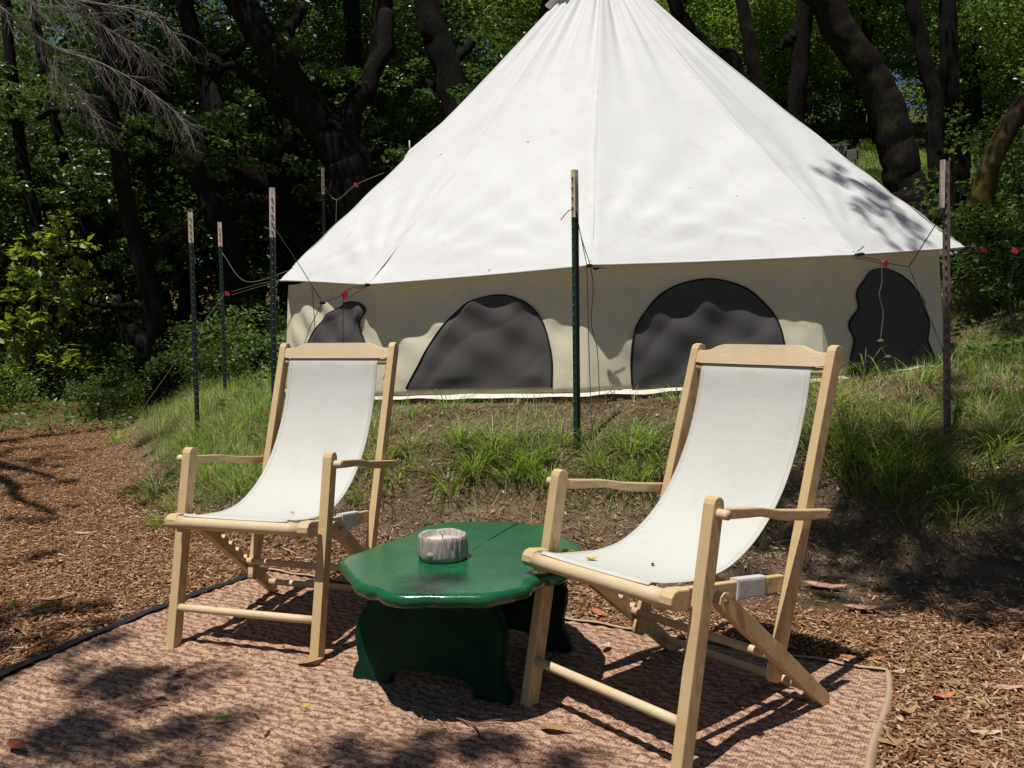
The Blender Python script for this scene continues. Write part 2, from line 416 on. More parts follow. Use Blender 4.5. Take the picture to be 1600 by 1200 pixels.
# seams running down every corner
for k in range(NP):
    Vs = []
    for j in range(60):
        t = .03 + .965 * j / 59; wd = .014
        c = roof_point(k, 0, t, .002); cA = roof_point(k, wd / (1.6 * t + .05), t, .0012); cB = roof_point((k - 1) % NP, 1 - wd / (1.6 * t + .05), t, .0012)
        Vs += [tuple(cB), tuple(c + Vector((0, 0, .004))), tuple(cA)]
    tobj('seam', npmesh('seam', Vs, grid_faces(60, 3), None, M_ROOF, True))
# vent cap with a scalloped lower edge, and the dark lip of the vent below it
Vc = []
nc = 96
for i in range(nc):
    a = 2 * math.pi * i / nc
    for j in range(14):
        t = j / 13; r = .04 + .49 * t
        z = APEX.z + .05 - .475 * t - .02 * math.sin(math.pi * t)
        z += .016 * t * math.sin(a * 6 + .8) + .03 * t * math.exp(-((math.cos(a) - 1) / .03) ** 2)
        r += .02 * t * math.sin(a * 6)
        Vc.append((TC.x + r * math.sin(a), TC.y - r * math.cos(a), z))
tobj('vent_cap', npmesh('vent_cap', Vc, grid_faces(nc, 14, True), None, M_ROOF, True))
hood = tobj('vent_opening', npmesh('vent_opening', [tuple(P(u, v, 8.13 - .02 * 0)) for u, v in ((926, 9), (968, 9), (962, -8), (933, -8))], [(0, 1, 2, 3)], None, M_WALL))
sm = hood.modifiers.new('s', 'SOLIDIFY'); sm.thickness = .01

# walls, one panel between each pair of corners
def wall_pt(k, s, h, out=0.0):
    a = ACW[k]; b = ACW[(k + 1) % NP]; p = a.lerp(b, s); n = p - Vector((TC.x, TC.y, 0)); n.z = 0; n.normalize()
    zb = base_z(p.x); zt = eave_z(p.x, p.y) + .045
    z = zb + (zt - zb) * h; h = max(h, 0.0)
    # drapery: drag lines towards the corners and the hem
    ed = min(1, min(s, 1 - s) * 8); f = ed * (.016 * math.sin(s * 23 + (h - 1) * (4 - 8 * s) * 3.4) * (h ** 1.3) + .012 * math.sin((s + h) * 21 + k) * h + .010 * math.sin(s * 7 - h * 6 + k * 2.7)) + .012 * math.exp(-((min(s, 1 - s) - .05) / .02) ** 2) * h
    f += .012 * noise.noise(Vector((p.x * 2.3, p.y * 2.3, z * 2.0))) + .02 * math.sin(math.pi * s) * (h * .6)
    f -= .07 * (1 - h)
    q = Vector((p.x, p.y, z)) - n * f * (1 if h > .02 else .3) + n * out
    return q, n
walls = []
for k in range(NP):
    me = npmesh('wall', [tuple(wall_pt(k, i / 48, j / 30)[0]) for i in range(49) for j in range(31)], grid_faces(49, 31), None, M_WALL, True)
    walls.append(tobj('wall', me))
    tobj('skirt', npmesh('skirt', [tuple(wall_pt(k, i / 48, .01)[0] + wall_pt(k, i / 48, 0)[1] * o_ + Vector((0, 0, dz + .02 * noise.noise(Vector((i * .13, k * 3.0, 0)))*o_/.1)))
         for i in range(49) for o_, dz in ((.012, .085), (.02, .05), (.035, .012), (.085, -.012))], grid_faces(49, 4), None, M_SKIRT, True))
def hit_wall(k, u, v):
    a = ACW[k]; b = ACW[(k + 1) % NP]; n = ((a + b) / 2 - Vector((TC.x, TC.y, 0))); n.z = 0; n.normalize()
    o = Vector((0, 0, CAM_H)); d = ray(u, v); t = (Vector((a.x, a.y, 0)) - o).dot(n) / d.dot(n); p = o + d * t
    e = b - a; s = (p - a).dot(e) / e.length_squared; zb = base_z(p.x); zt = eave_z(p.x, p.y) + .045
    return s, (p.z - zb) / (zt - zb)
WIN = {11: [(646, 606), (660, 577), (676, 543), (690, 520), (714, 489), (745, 469), (783, 461), (818, 470), (842, 491), (856, 520), (864, 560), (865, 605)],
       0: [(986, 600), (985, 560), (990, 520), (1005, 490), (1030, 461), (1065, 443), (1108, 436), (1150, 445), (1185, 467), (1208, 497), (1217, 545), (1222, 597)],
       1: [(1315, 590), (1317, 560), (1325, 530), (1320, 508), (1334, 482), (1333, 460), (1343, 440), (1368, 421), (1395, 424), (1411, 440), (1428, 462), (1434, 485), (1442, 505), (1437, 530), (1444, 555), (1445, 577)],
       10: [(462, 592), (478, 560), (491, 530), (505, 503), (524, 485), (545, 473), (566, 474), (577, 484), (570, 505), (572, 520), (582, 550), (590, 590)]}
for k, pl in WIN.items():
    pts = smooth_path([(*hit_wall(k, u, v), 0) for u, v in pl], 5)
    pts = [(p.x, p.y) for p in pts]
    h0 = (pts[0][1] + pts[-1][1]) / 2; top = max(range(len(pts)), key=lambda i: pts[i][1])
    l = pts[:top + 1]; r = pts[top:][::-1]
    def edge(side, h):
        hh = [q[1] for q in side]; m = np.maximum.accumulate(hh) + np.arange(len(hh)) * 1e-5
        return float(np.interp(h, m, [q[0] for q in side]))
    nu, nv = 48, 52; Vw = []
    for i in range(nu):
        for j in range(nv):
            h = h0 + (pts[top][1] - h0) * (1 - (1 - j / (nv - 1)) ** 1.6 + 0.0); sl_, sr2 = edge(l, h), edge(r, h)
            s = sl_ + (sr2 - sl_) * i / (nu - 1); p, n = wall_pt(k, s, h, .007)
            e = min(i, nu - 1 - i, j, nv - 1 - j) / 4.0
            fold = .016 * abs(math.sin(h * 7 - s * 9 + k + .6 * math.sin(s * 11))) + .008 * math.sin(s * 17 - h * 12 + k * 2)
            Vw.append(tuple(p + n * max(0, .002 + min(1, e) * (.003 + fold * .8))))
    win = tobj('window', npmesh('window', Vw, grid_faces(nu, nv), None, M_NET, True))
    bp = [wall_pt(k, s, h, .012)[0] for s, h in pts]
    V, Q, T = tube_arrays(bp, .0060, 6)
    tr_ = obj('window_trim', npmesh('window_trim', V, Q, T, M_TRIM, True), win); tr_.matrix_parent_inverse = Matrix.Translation((0, 0, 0))
# small standing rope loop at the door peak
tobj('door_peak_pin', npmesh('door_peak_pin', *tube_arrays([DOOR + Vector((0, 0, -.05)), DOOR + Vector((.0, 0, .09))], .008, 6), M_ROOF))

# ------------------------------------------------------------------ tee posts and ropes
M_POST = mat('post_green_enamel', (.012, .028, .022), .45, .4); M_CREAM = mat('cream_post_top', (.62, .50, .33), .6, .3)
M_CREAM.node_tree.nodes['Principled BSDF']
L(M_CREAM, ramp(M_CREAM, tex(M_CREAM, 30, 5, .7, coords(M_CREAM, 'Object', (1, 1, .2))).outputs[0], [(.3, (.40, .31, .20)), (.6, (.66, .55, .38))]).outputs[0], pb(M_CREAM).inputs['Base Color'])
M_PALE = mat('weathered_pale_post_top', (.5, .42, .38), .8, .2)
L(M_PALE, ramp(M_PALE, tex(M_PALE, 40, 6, .7, coords(M_PALE, 'Object', (1, 1, .15))).outputs[0], [(.35, (.22, .15, .12)), (.55, (.6, .53, .5))]).outputs[0], pb(M_PALE).inputs['Base Color'])
M_RUST = mat('rusty_post', (.07, .045, .035), .8, .3)
L(M_RUST, ramp(M_RUST, tex(M_RUST, 35, 6, .7, coords(M_RUST)).outputs[0], [(.35, (.05, .036, .028)), (.7, (.19, .14, .11))]).outputs[0], pb(M_RUST).inputs['Base Color'])
M_STUDL = mat('worn_stud', (.13, .11, .085), .5, .4)
M_ROPE = mat('dark_cord', (.025, .02, .02), .8, .2); M_ROPEG = mat('grey_cord', (.12, .115, .10), .8, .2)
M_RED = mat('red_plastic', (.42, .015, .025), .35, .5); M_REDD = mat('dark_red_plastic', (.30, .02, .04), .4, .5)
def tee_post(top, base, label, mtop, frac, mbody, mstud, face, wid=.038, lean=True):
    """steel tee section with studs along its face; face = direction (deg) the flat face looks"""
    L_ = (top - base).length + .25; ax = (top - base).normalized()
    t = thing('tee_post', label, 'fence post', base - ax * .25, 0, 'tee posts around the tent')
    t.rotation_mode = 'QUATERNION'; t.rotation_quaternion = Vector((0, 0, 1)).rotation_difference(ax) @ Matrix.Rotation(math.radians(face), 3, 'Z').to_quaternion()
    prof = [(-wid / 2, 0), (wid / 2, 0), (wid / 2, .004), (.0025, .005), (.0025, .034), (-.0025, .034), (-.0025, .005), (-wid / 2, .004)]
    def seg(name, z0, z1, m, grow=0):
        bm = bmesh.new(); vs = [bm.verts.new((x * (1 + grow), y * (1 + grow) - grow * .002, z0)) for x, y in prof]; f = bm.faces.new(vs)
        r = bmesh.ops.extrude_face_region(bm, geom=[f]); bmesh.ops.translate(bm, verts=[v for v in r['geom'] if isinstance(v, bmesh.types.BMVert)], vec=(0, 0, z1 - z0))
        return bm_obj(name, bm, m, t)
    zc = L_ * (1 - frac); seg('post_body', 0, zc, mbody); seg('post_top', zc, L_, mtop, .02)
    st = bmesh.new(); z = .35
    while z < L_ - .03:
        box_bm(st, (0, -.004, z), (.011, .008, .016)); z += .054
    o = bm_obj('studs', st, mstud, t, bevel=.003, seg=1); o['kind'] = 'stuff'
    return t
def px_post(ut, vt, ub, vb, Y, *a, hidden=None, **k):
    top = P(ut, vt, Y); 
    if hidden is None: b = P(ub, vb, Y)
    else: b = Vector((P(ub, vb, Y).x, Y, 0))
    b.z = tz(b.x, b.y); return tee_post(top, b, *a, **k)
g5 = on_ground(899, 700)
px_post(895, 265, 899, 700, g5.y, 'dark green tee post with cream top standing in front of the tent between the chairs', M_CREAM, .145, M_POST, M_POST, -62)
px_post(297, 331, 307, 625, 7.25, 'cream topped green tee post leaning at the far left of the grassy bank', M_CREAM, .12, M_POST, M_POST, 12)
px_post(343, 347, 350, 565, 9.0, 'cream topped green tee post, second from the left, behind the leaning one', M_CREAM, .12, M_POST, M_POST, 8)
px_post(425, 293, 425, 560, 6.0, 'green tee post with weathered whitish top just left of the tent corner', M_PALE, .17, M_POST, M_POST, 5)
px_post(504, 262, 507, 420, 11.0, 'thin green tee post against dark trunks behind the tent roof', M_CREAM, .12, M_POST, M_POST, 0)
g6 = on_ground(1480, 700)
px_post(1478, 252, 1480, 700, g6.y, 'brown rusty studded tee post at the right corner of the tent', M_PALE, .0001, M_RUST, M_STUDL, -48)
# grey weathered slat tied to the top of the right post
bm = bmesh.new(); a = P(1472, 250, g6.y - .01); b = P(1473, 325, g6.y - .01); box_bm(bm, (a + b) / 2, (.02, .02, (a - b).length))
tag(bm_obj('wood_slat', bm, M_PALE, bevel=.002), 'short grey wooden slat tied to the top of the rusty right post', 'slat')

def rope(label, paths, mat_, r=.0028, tens=None, tmat=None, tsize=.03, extra=None, wav=0.0):
    o0 = Vector(paths[0][0]); t = thing('guy_rope', label, 'rope', o0, 0, 'guy ropes of the tent')
    for path in paths:
        pts = smooth_path(path, 8)
        if wav: pts = [p + Vector((math.sin(i * 1.3) * wav, 0, math.cos(i * .9) * wav * .3)) for i, p in enumerate(pts)]
        V, Q, T = tube_arrays([p - o0 for p in pts], r, 6); obj('cord', npmesh('cord', V, Q, T, mat_, True), t)
    for i, (p, tw) in enumerate(tens or []):
        bm = bmesh.new(); q = Vector(p) - o0
        vs = []
        for dy in (-.006, .006):
            for (x, z) in ((-.5, -.2), (-.25, .55), (.1, .45), (.5, -.15), (.25, -.6), (-.1, -.35)):
                ca, sa = math.cos(tw), math.sin(tw)
                vs.append(bm.verts.new((q.x + (x * ca - z * sa) * tsize, q.y + dy, q.z + (x * sa + z * ca) * tsize)))
        n = 6; bm.faces.new(vs[:n][::-1]); bm.faces.new(vs[n:])
        for a in range(n): bm.faces.new((vs[a], vs[(a + 1) % n], vs[n + (a + 1) % n], vs[n + a]))
        bm_obj('rope_tensioner', bm, tmat or M_RED, t, bevel=.002, seg=1)
    for p in extra or []:
        bm = bmesh.new(); q = Vector(p) - o0; bmesh.ops.create_icosphere(bm, subdivisions=2, radius=.013, matrix=Matrix.Translation(q) @ Matrix.Diagonal((1.7, 1, .9, 1)))
        bm_obj('knot', bm, mat_, t, smooth=True)
    return t
Yp = g5.y
rope('dark cords hanging from the front tent corner beside the middle post',
     [[P(900, 330, Yp), P(905, 356, Yp + .05), P(917, 415, 5.46)], [P(901, 333, Yp), P(908, 370, Yp + .1), P(922, 413, 5.46)],
      [P(917, 416, 5.44), P(919, 500, 5.42), P(922, 600, 5.35), P(925, 690, 5.1)], [P(923, 417, 5.44), P(927, 450, 5.44), P(924, 505, 5.44), P(933, 545, 5.42), P(936, 600, 5.40), P(936, 622, 5.38)],
      [P(926, 416, 5.47), P(948, 420, 5.5)], [P(876, 344, Yp), P(888, 330, Yp), P(900, 326, Yp)]], M_ROPE, .0026, [], None, .03, [P(931, 419, 5.46), P(921, 415, 5.46)])
rope('dark guy rope with red tensioner at the left front tent corner',
     [[P(576, 443, 6.1), P(540, 453, 5.95)], [P(573, 447, 6.08), P(545, 465, 5.93)], [P(558, 451, 6.05), P(574, 447, 6.05)], [P(539, 460, 5.9), P(504, 473, 5.8)],
      [P(504, 473, 5.8), P(487, 446, 5.75), P(467, 413, 5.8), P(428, 355, 6.0)], [P(487, 446, 5.75), P(490, 480, 5.75), P(492, 515, 5.75)], [P(504, 473, 5.8), P(494, 492, 5.75), P(478, 530, 5.65), P(450, 640, 5.5)],
      [P(536, 465, 5.9), P(536, 530, 5.9), P(537, 575, 5.9)]], M_ROPE, .0024, [(P(539, 460, 5.9), -.6)], M_REDD, .055, [P(574, 445, 6.09), P(504, 473, 5.8)])
rope('dark guy rope with red tensioner between the right front tent corner and the rusty post',
     [[P(1332, 399, 5.7), P(1378, 407, 5.6)], [P(1332, 402, 5.7), P(1380, 412, 5.6)], [P(1382, 410, 5.6), P(1420, 417, 5.4)], [P(1420, 417, 5.4), P(1455, 362, 5.2), P(1478, 325, g6.y)],
      [P(1420, 417, 5.4), P(1450, 490, 5.2), P(1474, 550, g6.y)], [P(1340, 393, 5.7), P(1350, 385, 5.68)]], M_ROPE, .0030, [(P(1384, 411, 5.6), -.3)], M_REDD, .045, [P(1340, 398, 5.7), P(1346, 397, 5.69)])
rope('pale frayed cord hanging in front of the rightmost tent window',
     [[P(1377, 405, 5.58), P(1378, 440, 5.58), P(1374, 462, 5.58), P(1380, 490, 5.58), P(1376, 535, 5.58), P(1384, 555, 5.58), P(1392, 568, 5.58)]], M_ROPEG, .0035, [], None, .03, [P(1376, 533, 5.58), P(1388, 558, 5.58)])
rope('guy rope with two red tensioners running off the right tent corner',
     [[P(1508, 386, 6.66), P(1535, 387, 6.6), P(1590, 388, 6.5), P(1660, 390, 6.4)], [P(1480, 391, 6.6), P(1535, 394, 6.6), P(1590, 402, 6.5), P(1660, 408, 6.4)],
      [P(1584, 397, 6.5), P(1583, 420, 6.5), P(1577, 465, 6.5), P(1584, 520, 6.5), P(1581, 555, 6.5)]], M_ROPE, .0035, [(P(1536, 390, 6.58), .7), (P(1586, 392, 6.48), .1)], M_RED, .046, [P(1513, 386, 6.65)])
rope('pale guy rope with red tensioner running from the left tent tip into the trees',
     [[P(438, 437, 7.38), P(400, 445, 7.5), P(362, 456, 7.7)], [P(436, 440, 7.38), P(398, 450, 7.5), P(362, 461, 7.7)], [P(350, 460, 7.75), P(300, 530, 7.6), P(250, 600, 7.5), P(206, 662, 7.4)]],
     M_ROPEG, .0026, [(P(355, 459, 7.7), .35)], M_RED, .042, [P(207, 660, 7.4), P(213, 653, 7.4)])
rope('guy rope with red tensioner at the thin post behind the tent',
     [[P(506, 292, 11), P(526, 312, 10.7), P(556, 289, 10.6), P(600, 270, 10.5)], [P(526, 312, 10.7), P(525, 350, 10.7)]], M_ROPEG, .005, [(P(556, 289, 10.6), .3)], M_REDD, .06)
rope('thin cord slanting down from the second post on the left', [[P(347, 395, 9.0), P(385, 440, 8.9), P(455, 422, 8.9)]], M_ROPEG, .004)

# ------------------------------------------------------------------ rug
RA, RB = Vector((-1.21, 4.26, 0)), Vector((1.255, 2.915, 0))           # far corners
def rug_point(s, t):
    """s 0..1 left to right, t 0..1 far to near"""
    far = RA.lerp(RB, s); near = Vector((-2.75, .35, 0)).lerp(Vector((.0, .35, 0)), s)
    p = far.lerp(near, t)
    if s < .5: p += Vector((-.06, .03, 0)) * math.sin(math.pi * min(1, t * 2.2)) * (1 - 2 * s) * 1.2
    p.x += .014 * math.sin(t * 21) * (s > .9) * (s - .9) * 10
    return p
def rug():
    ns, n_t = 280, 380; V = np.zeros((ns, n_t, 3))
    for i in range(ns):
        for j in range(n_t):
            p = rug_point(i / (ns - 1), j / (n_t - 1)); V[i, j] = (p.x, p.y, 0)
    X, Y = V[..., 0], V[..., 1]
    ca, sa = math.cos(-.5), math.sin(-.5); a = X * ca - Y * sa; b = X * sa + Y * ca
    wob = .03 * np.sin(a * 9) + .02 * vnoise(X, Y, 5, 8) * 3
    Z = .005 + .0028 * np.sin((b + wob) * 2 * math.pi / .055) + .002 * vnoise(X, Y, 60, 9) + .006 * (vnoise(X, Y, 1.6, 4)) + np.maximum(0, terrain(X, Y))
    V[..., 2] = Z; me = npmesh('outdoor_rug', V.reshape(-1, 3), grid_faces(ns, n_t), None, None, True)
    m = mat('woven_rug', (.4, .25, .18), .9, .15); v = coords(m, 'Object', None, (0, 0, .5))
    wv = tex(m, 3, 2, .5, v); wm = m.node_tree.nodes.new('ShaderNodeVectorMath'); wm.operation = 'MULTIPLY_ADD'
    L(m, wv.outputs['Color'], wm.inputs[0]); wm.inputs[1].default_value = (.10, .10, 0); L(m, v, wm.inputs[2])
    mp = m.node_tree.nodes.new('ShaderNodeMapping'); mp.inputs['Scale'].default_value = (38, 66, 1); L(m, wm.outputs[0], mp.inputs[0])
    vo = tex(m, 1.35, 1.5, .5, mp.outputs[0], 1.2)
    mq = m.node_tree.nodes.new('ShaderNodeMapping'); mq.inputs['Scale'].default_value = (1, 1, 1); L(m, wm.outputs[0], mq.inputs[0])
    wa = m.node_tree.nodes.new('ShaderNodeTexWave'); wa.wave_type = 'BANDS'; wa.bands_direction = 'Y'; wa.inputs['Scale'].default_value = 8.5; wa.inputs['Distortion'].default_value = 5.0
    wa.inputs['Detail'].default_value = 2; wa.inputs['Detail Scale'].default_value = 3.0; L(m, mq.outputs[0], wa.inputs['Vector'])
    fine = tex(m, 130, 3, .75, v)
    ad = m.node_tree.nodes.new('ShaderNodeMath'); ad.operation = 'MULTIPLY_ADD'; L(m, fine.outputs[0], ad.inputs[0]); ad.inputs[1].default_value = .50
    L(m, vo.outputs[0], ad.inputs[2])
    a2 = m.node_tree.nodes.new('ShaderNodeMath'); a2.operation = 'MULTIPLY_ADD'; L(m, wa.outputs['Fac'], a2.inputs[0]); a2.inputs[1].default_value = .22; L(m, ad.outputs[0], a2.inputs[2]); ad = a2
    we = m.node_tree.nodes.new('ShaderNodeTexWave'); we.wave_type = 'BANDS'; we.bands_direction = 'X'; we.inputs['Scale'].default_value = 34; we.inputs['Distortion'].default_value = .8; L(m, v, we.inputs['Vector'])
    a3 = m.node_tree.nodes.new('ShaderNodeMath'); a3.operation = 'MULTIPLY_ADD'; L(m, we.outputs['Fac'], a3.inputs[0]); a3.inputs[1].default_value = .10; L(m, ad.outputs[0], a3.inputs[2]); ad = a3
    c = ramp(m, ad.outputs[0], [(.62, (.10, .045, .040)), (.79, (.215, .115, .083)), (.95, (.33, .195, .13)), (1.12, (.48, .32, .205))]).outputs[0]
    L(m, c, pb(m).inputs['Base Color']); f2 = tex(m, 300, 2, .6, v)
    bb = bump(m, ad.outputs[0], .8, .007); bump(m, f2.outputs[0], .5, .002, bb)
    me.materials.append(m); t = thing('outdoor_rug', 'red brown and tan woven outdoor rug on the mulch under the chairs and table', 'rug', (0, 0, 0))
    obj('rug_sheet', me, t)
    mb = mat('dark_binding_tape', (.018, .018, .022), .7, .3); ml = mat('tan_binding_tape', (.38, .27, .175), .85, .2)
    bump(ml, tex(ml, 120, 3, .6, coords(ml)).outputs[0], .5, .004)
    def strip(name, f, m_, wdt, dz=0.0):
        pts = []
        n = 120
        for i in range(n):
            p, nrm = f(i / (n - 1)); g = max(0, tz(p.x, p.y))
            for k_, (o_, h_) in enumerate(((-.2, .020), (.0, .026), (.6, .021), (1.0, .000))):
                q = p + nrm * wdt * o_; pts.append((q.x, q.y, g + h_ + dz + .003 * math.sin(i * .7)))
        obj(name, npmesh(name, pts, grid_faces(n, 4), None, m_, True), t)
    strip('edge_binding', lambda u: (rug_point(0, u), Vector((-1, .3, 0)).normalized()), mb, .05)
    strip('edge_binding', lambda u: (rug_point(1, u), Vector((1, -.3, 0)).normalized()), ml, .020)
    strip('edge_binding', lambda u: (rug_point(u, 0), Vector((.4, 1, 0)).normalized()), ml, .02)
rug()
RUGZ = .024

# ------------------------------------------------------------------ folding sling chairs
def beam_poly(p0, p1, w0, w1, r0=True, r1=True, n=5):
    d = Vector((p1[0] - p0[0], p1[1] - p0[1])); d.normalize(); nrm = Vector((-d.y, d.x)); out = []
    def end(p, wd, sgn, rnd):
        c = Vector(p); res = []
        if not rnd: return [c + nrm * wd / 2 * sgn, c - nrm * wd / 2 * sgn]
        for i in range(n + 1):
            a = math.pi * i / n; res.append(c + nrm * math.cos(a) * wd / 2 * sgn - d * sgn * math.sin(a) * wd / 2 * -1 * -1)
        return res
    a = end(p0, w0, 1, r0); b = end(p1, w1, -1, r1)
    return [(q.x, q.y) for q in a + b]
def slab(name, poly, x0, x1, m, parent, bev=.0035):
    """side profile (back, up) swept across from x0 to x1"""
    bm = bmesh.new(); vs = [bm.verts.new((x0, s, z)) for s, z in poly]; f = bm.faces.new(vs)
    r = bmesh.ops.extrude_face_region(bm, geom=[f]); bmesh.ops.translate(bm, verts=[v for v in r['geom'] if isinstance(v, bmesh.types.BMVert)], vec=(x1 - x0, 0, 0))
    bmesh.ops.recalc_face_normals(bm, faces=bm.faces)
    es = [e for e in bm.edges if abs(e.verts[0].co.x - e.verts[1].co.x) < 1e-6]
    bmesh.ops.bevel(bm, geom=es, offset=bev, segments=2, affect='EDGES', profile=.6, clamp_overlap=True)
    return bm_obj(name, bm, m, parent)
def rod(name, x0, x1, s, z, r, m, parent, n=14, sx=1.0):
    V, Q, T = tube_arrays([Vector((x0 + (x1 - x0) * i / 6, s, z)) for i in range(7)], r, n); V = V.copy()
    return obj(name, npmesh(name, V, Q, T, m, True), parent)
def make_chair(label, loc, rz):
    t = thing('sling_chair', label, 'chair', loc, rz, 'folding wooden sling chairs either side of the table')
    for sgn in (-1, 1):
        X = lambda c_, th: (sgn * c_ - th / 2, sgn * c_ + th / 2)
        # front leg, cut square at the foot, rounded at the arm; notch on the side for folding
        poly = beam_poly((.0, .0), (.142, .722), .050, .046, False, True)
        poly = [(s, max(z, 0.0)) for s, z in poly]
        slab('front_leg', poly, *X(.303, .036), M_WOOD, t)
        # back upright
        poly = beam_poly((.482, .150), (.802, 1.105), .046, .050, True, True)
        slab('back_post', poly, *X(.268, .030), M_WOOD, t)
        # seat rail
        slab('seat_rail', beam_poly((-.018, .478), (.556, .410), .052, .050, False, False), *X(.240, .024), M_WOOD, t)
        # strut with notches on its upper edge
        p0 = Vector((.175, .452)); p1 = Vector((.688, .028)); d = (p1 - p0).normalized(); nn = Vector((-d.y, d.x)); nn = nn if nn.y > 0 else -nn
        Ls = (p1 - p0).length; up = []; 
        for q in ((.27, .36, .45, .56) if sgn < 0 else ()):
            c0 = Ls * q
            for off, dep in ((-.022, 0), (-.016, .016), (-.004, .019), (.004, .014), (.006, -.002)):
                up.append(p0 + d * (c0 + off) + nn * (.026 - dep))
        lo = [p1 - nn * .022, p0 - nn * .026]
        a0 = [p0 - nn * .026 * math.cos(a) * 1 - d * .026 * math.sin(a) for a in (math.pi * .25, math.pi * .5, math.pi * .75)]
        poly = [p0 + nn * .026] + up + [p1 + nn * .024] + [p1 + d * .022 * math.sin(a) + nn * .024 * math.cos(a) for a in (math.pi * .3, math.pi * .6)] + lo[:1] + [p0 - nn * .026] + a0
        poly = [(q.x, max(q.y, .001)) for q in poly]
        slab('prop_strut', poly, *X(.305, .028), M_WOOD, t, .002)
        # arm: a slim waved bar
        av = [(.125, .713), (.20, .704), (.34, .686), (.44, .664), (.56, .646), (.705, .626)]
        lo = [(.705, .600), (.56, .614), (.44, .634), (.34, .660), (.20, .674), (.125, .684)]
        slab('armrest', av + lo, sgn * .303 - .016, sgn * .303 + .016, M_WOOD, t, .004)
        # pins
        rod('arm_pin', sgn * .312, sgn * .352, .140, .70, .014, M_WOOD2, t)
        rod('bolt', sgn * .318, sgn * .3235, .175, .452, .008, M_PIN, t)
        rod('bolt', sgn * .3185, sgn * .322, .690, .615, .006, M_PIN, t)
    # cloth sleeve over the right seat rail
    slab('rail_sleeve', beam_poly((.315, .440), (.455, .424), .064, .060, False, False), .223, .2565, M_SLING, t, .008)
    # top rail with lifted middle
    bm = bmesh.new(); n = 20; vs = []
    for i in range(n + 1):
        x = -.253 + .506 * i / n; e = min(1, max(0, (abs(x) - .15) / .07)); zt = 1.128 - .022 * (e * e * (3 - 2 * e))
        vs.append([bm.verts.new((x, .765 + (z - 1.06) * .33 + oy, z)) for z, oy in ((1.062, 0), (zt, 0), (zt, .024), (1.062, .024))])
    for a, b in zip(vs[:-1], vs[1:]):
        for q in range(4): bm.faces.new((a[q], a[(q + 1) % 4], b[(q + 1) % 4], b[q]))
    bm.faces.new(vs[0]); bm.faces.new(vs[-1][::-1])
    es = [e for e in bm.edges if abs(e.verts[0].co.x - e.verts[1].co.x) > 1e-4]
    bmesh.ops.bevel(bm, geom=es, offset=.004, segments=2, affect='EDGES'); bm_obj('top_rail', bm, M_WOOD2, t)
    rod('top_dowel', -.258, .258, .782, 1.045, .0125, M_WOOD2, t)
    # seat front bar: thick rounded bar with end caps
    V, Q, T = tube_arrays([Vector((x, -.004, .485)) for x in np.linspace(-.255, .255, 9)], .026, 18); V[:, 2] = .485 + (V[:, 2] - .485) * .92
    obj('front_bar', npmesh('front_bar', V, Q, T, M_WOOD2, True), t)
    for sgn in (-1, 1):
        slab('bar_end', beam_poly((.000, .486), (.045, .480), .058, .056, True, False), sgn * .276 - .022, sgn * .276 + .022, M_WOOD, t, .005)
    rod('stretcher', -.290, .290, .022, .150, .0145, M_WOOD2, t)
    rod('stretcher', -.292, .292, .640, .070, .0135, M_WOOD2, t)
    rod('stretcher', -.292, .292, .475, .208, .0135, M_WOOD2, t)
    # canvas
    prof = smooth_path([Vector((.797, 1.052, 0)), Vector((.790, 1.060, 0)), Vector((.768, 1.045, 0)), Vector((.742, .93, 0)), Vector((.690, .79, 0)), Vector((.605, .655, 0)), Vector((.49, .555, 0)), Vector((.35, .492, 0)),
                        Vector((.20, .480, 0)), Vector((.06, .497, 0)), Vector((.008, .5120, 0)), Vector((-.012, .509, 0))], 6)
    nx = 31; V = []
    for p in prof:
        for i in range(nx):
            f = i / (nx - 1); x = -.228 + .434 * f; e = abs(2 * f - 1); mid = math.sin(math.pi * np.clip((1.05 - p.y) / .57, 0, 1))
            dz = .014 * e ** 3 * mid + .0035 * noise.noise(Vector((x * 9, p.x * 5, p.y * 5))) * (1 if p.x > .02 and p.y < 1.03 else .2)
            V.append((x, p.x - .006 * mid * (1 - e * e), p.y + dz))
    o = obj('sling', npmesh('sling', V, grid_faces(len(prof), nx), None, M_SLING, True), t)
    md = o.modifiers.new('thick', 'SOLIDIFY'); md.thickness = .0022; md.offset = 0
    # hem stitching ridges along both edges
    for i0 in (1, nx - 2):
        V2, Q2, T2 = tube_arrays([Vector(V[j * nx + i0]) + Vector((0, -.0012, .0012)) for j in range(2, len(prof) - 1)], .0011, 5)
        obj('hem', npmesh('hem', V2, Q2, T2, M_SLING, True), t)
    return t
chL = make_chair('left folding beech sling chair with white canvas, angled toward the green table', (-1.0045, 3.1785, .002), -.2935)
chR = make_chair('right folding beech sling chair, the nearer one, with a yellow leaf on its canvas seat', (.2338, 2.4829, -.002), -.8750)

# ------------------------------------------------------------------ green slab table
TZ = .435
out = [(528, 879), (540, 893), (556, 909), (570, 917), (588, 921), (612, 929), (660, 931), (705, 931), (760, 929), (795, 924), (822, 917), (836, 906), (856, 897), (880, 893), (902, 880), (911, 862), (904, 850), (884, 838), (860, 822), (830, 818), (795, 815), (730, 814), (690, 816), (655, 825), (630, 838), (595, 848), (565, 860), (540, 868)]
tl = [P(u, v, 1) for u, v in out]
top = []
for u, v in out:
    d = ray(u, v); k = (TZ - CAM_H) / d.z; q = Vector((0, 0, CAM_H)) + d * k; top.append(q)
cx = sum(p.x for p in top) / len(top); cy = sum(p.y for p in top) / len(top)
top = smooth_path([p - Vector((cx, cy, 0)) for p in top] + [top[0] - Vector((cx, cy, 0))], 4)[:-1]
table = thing('slab_table', 'low glossy green painted table with wavy edged slab top on plank legs', 'table', (cx, cy, .012))
nt_ = len(top)
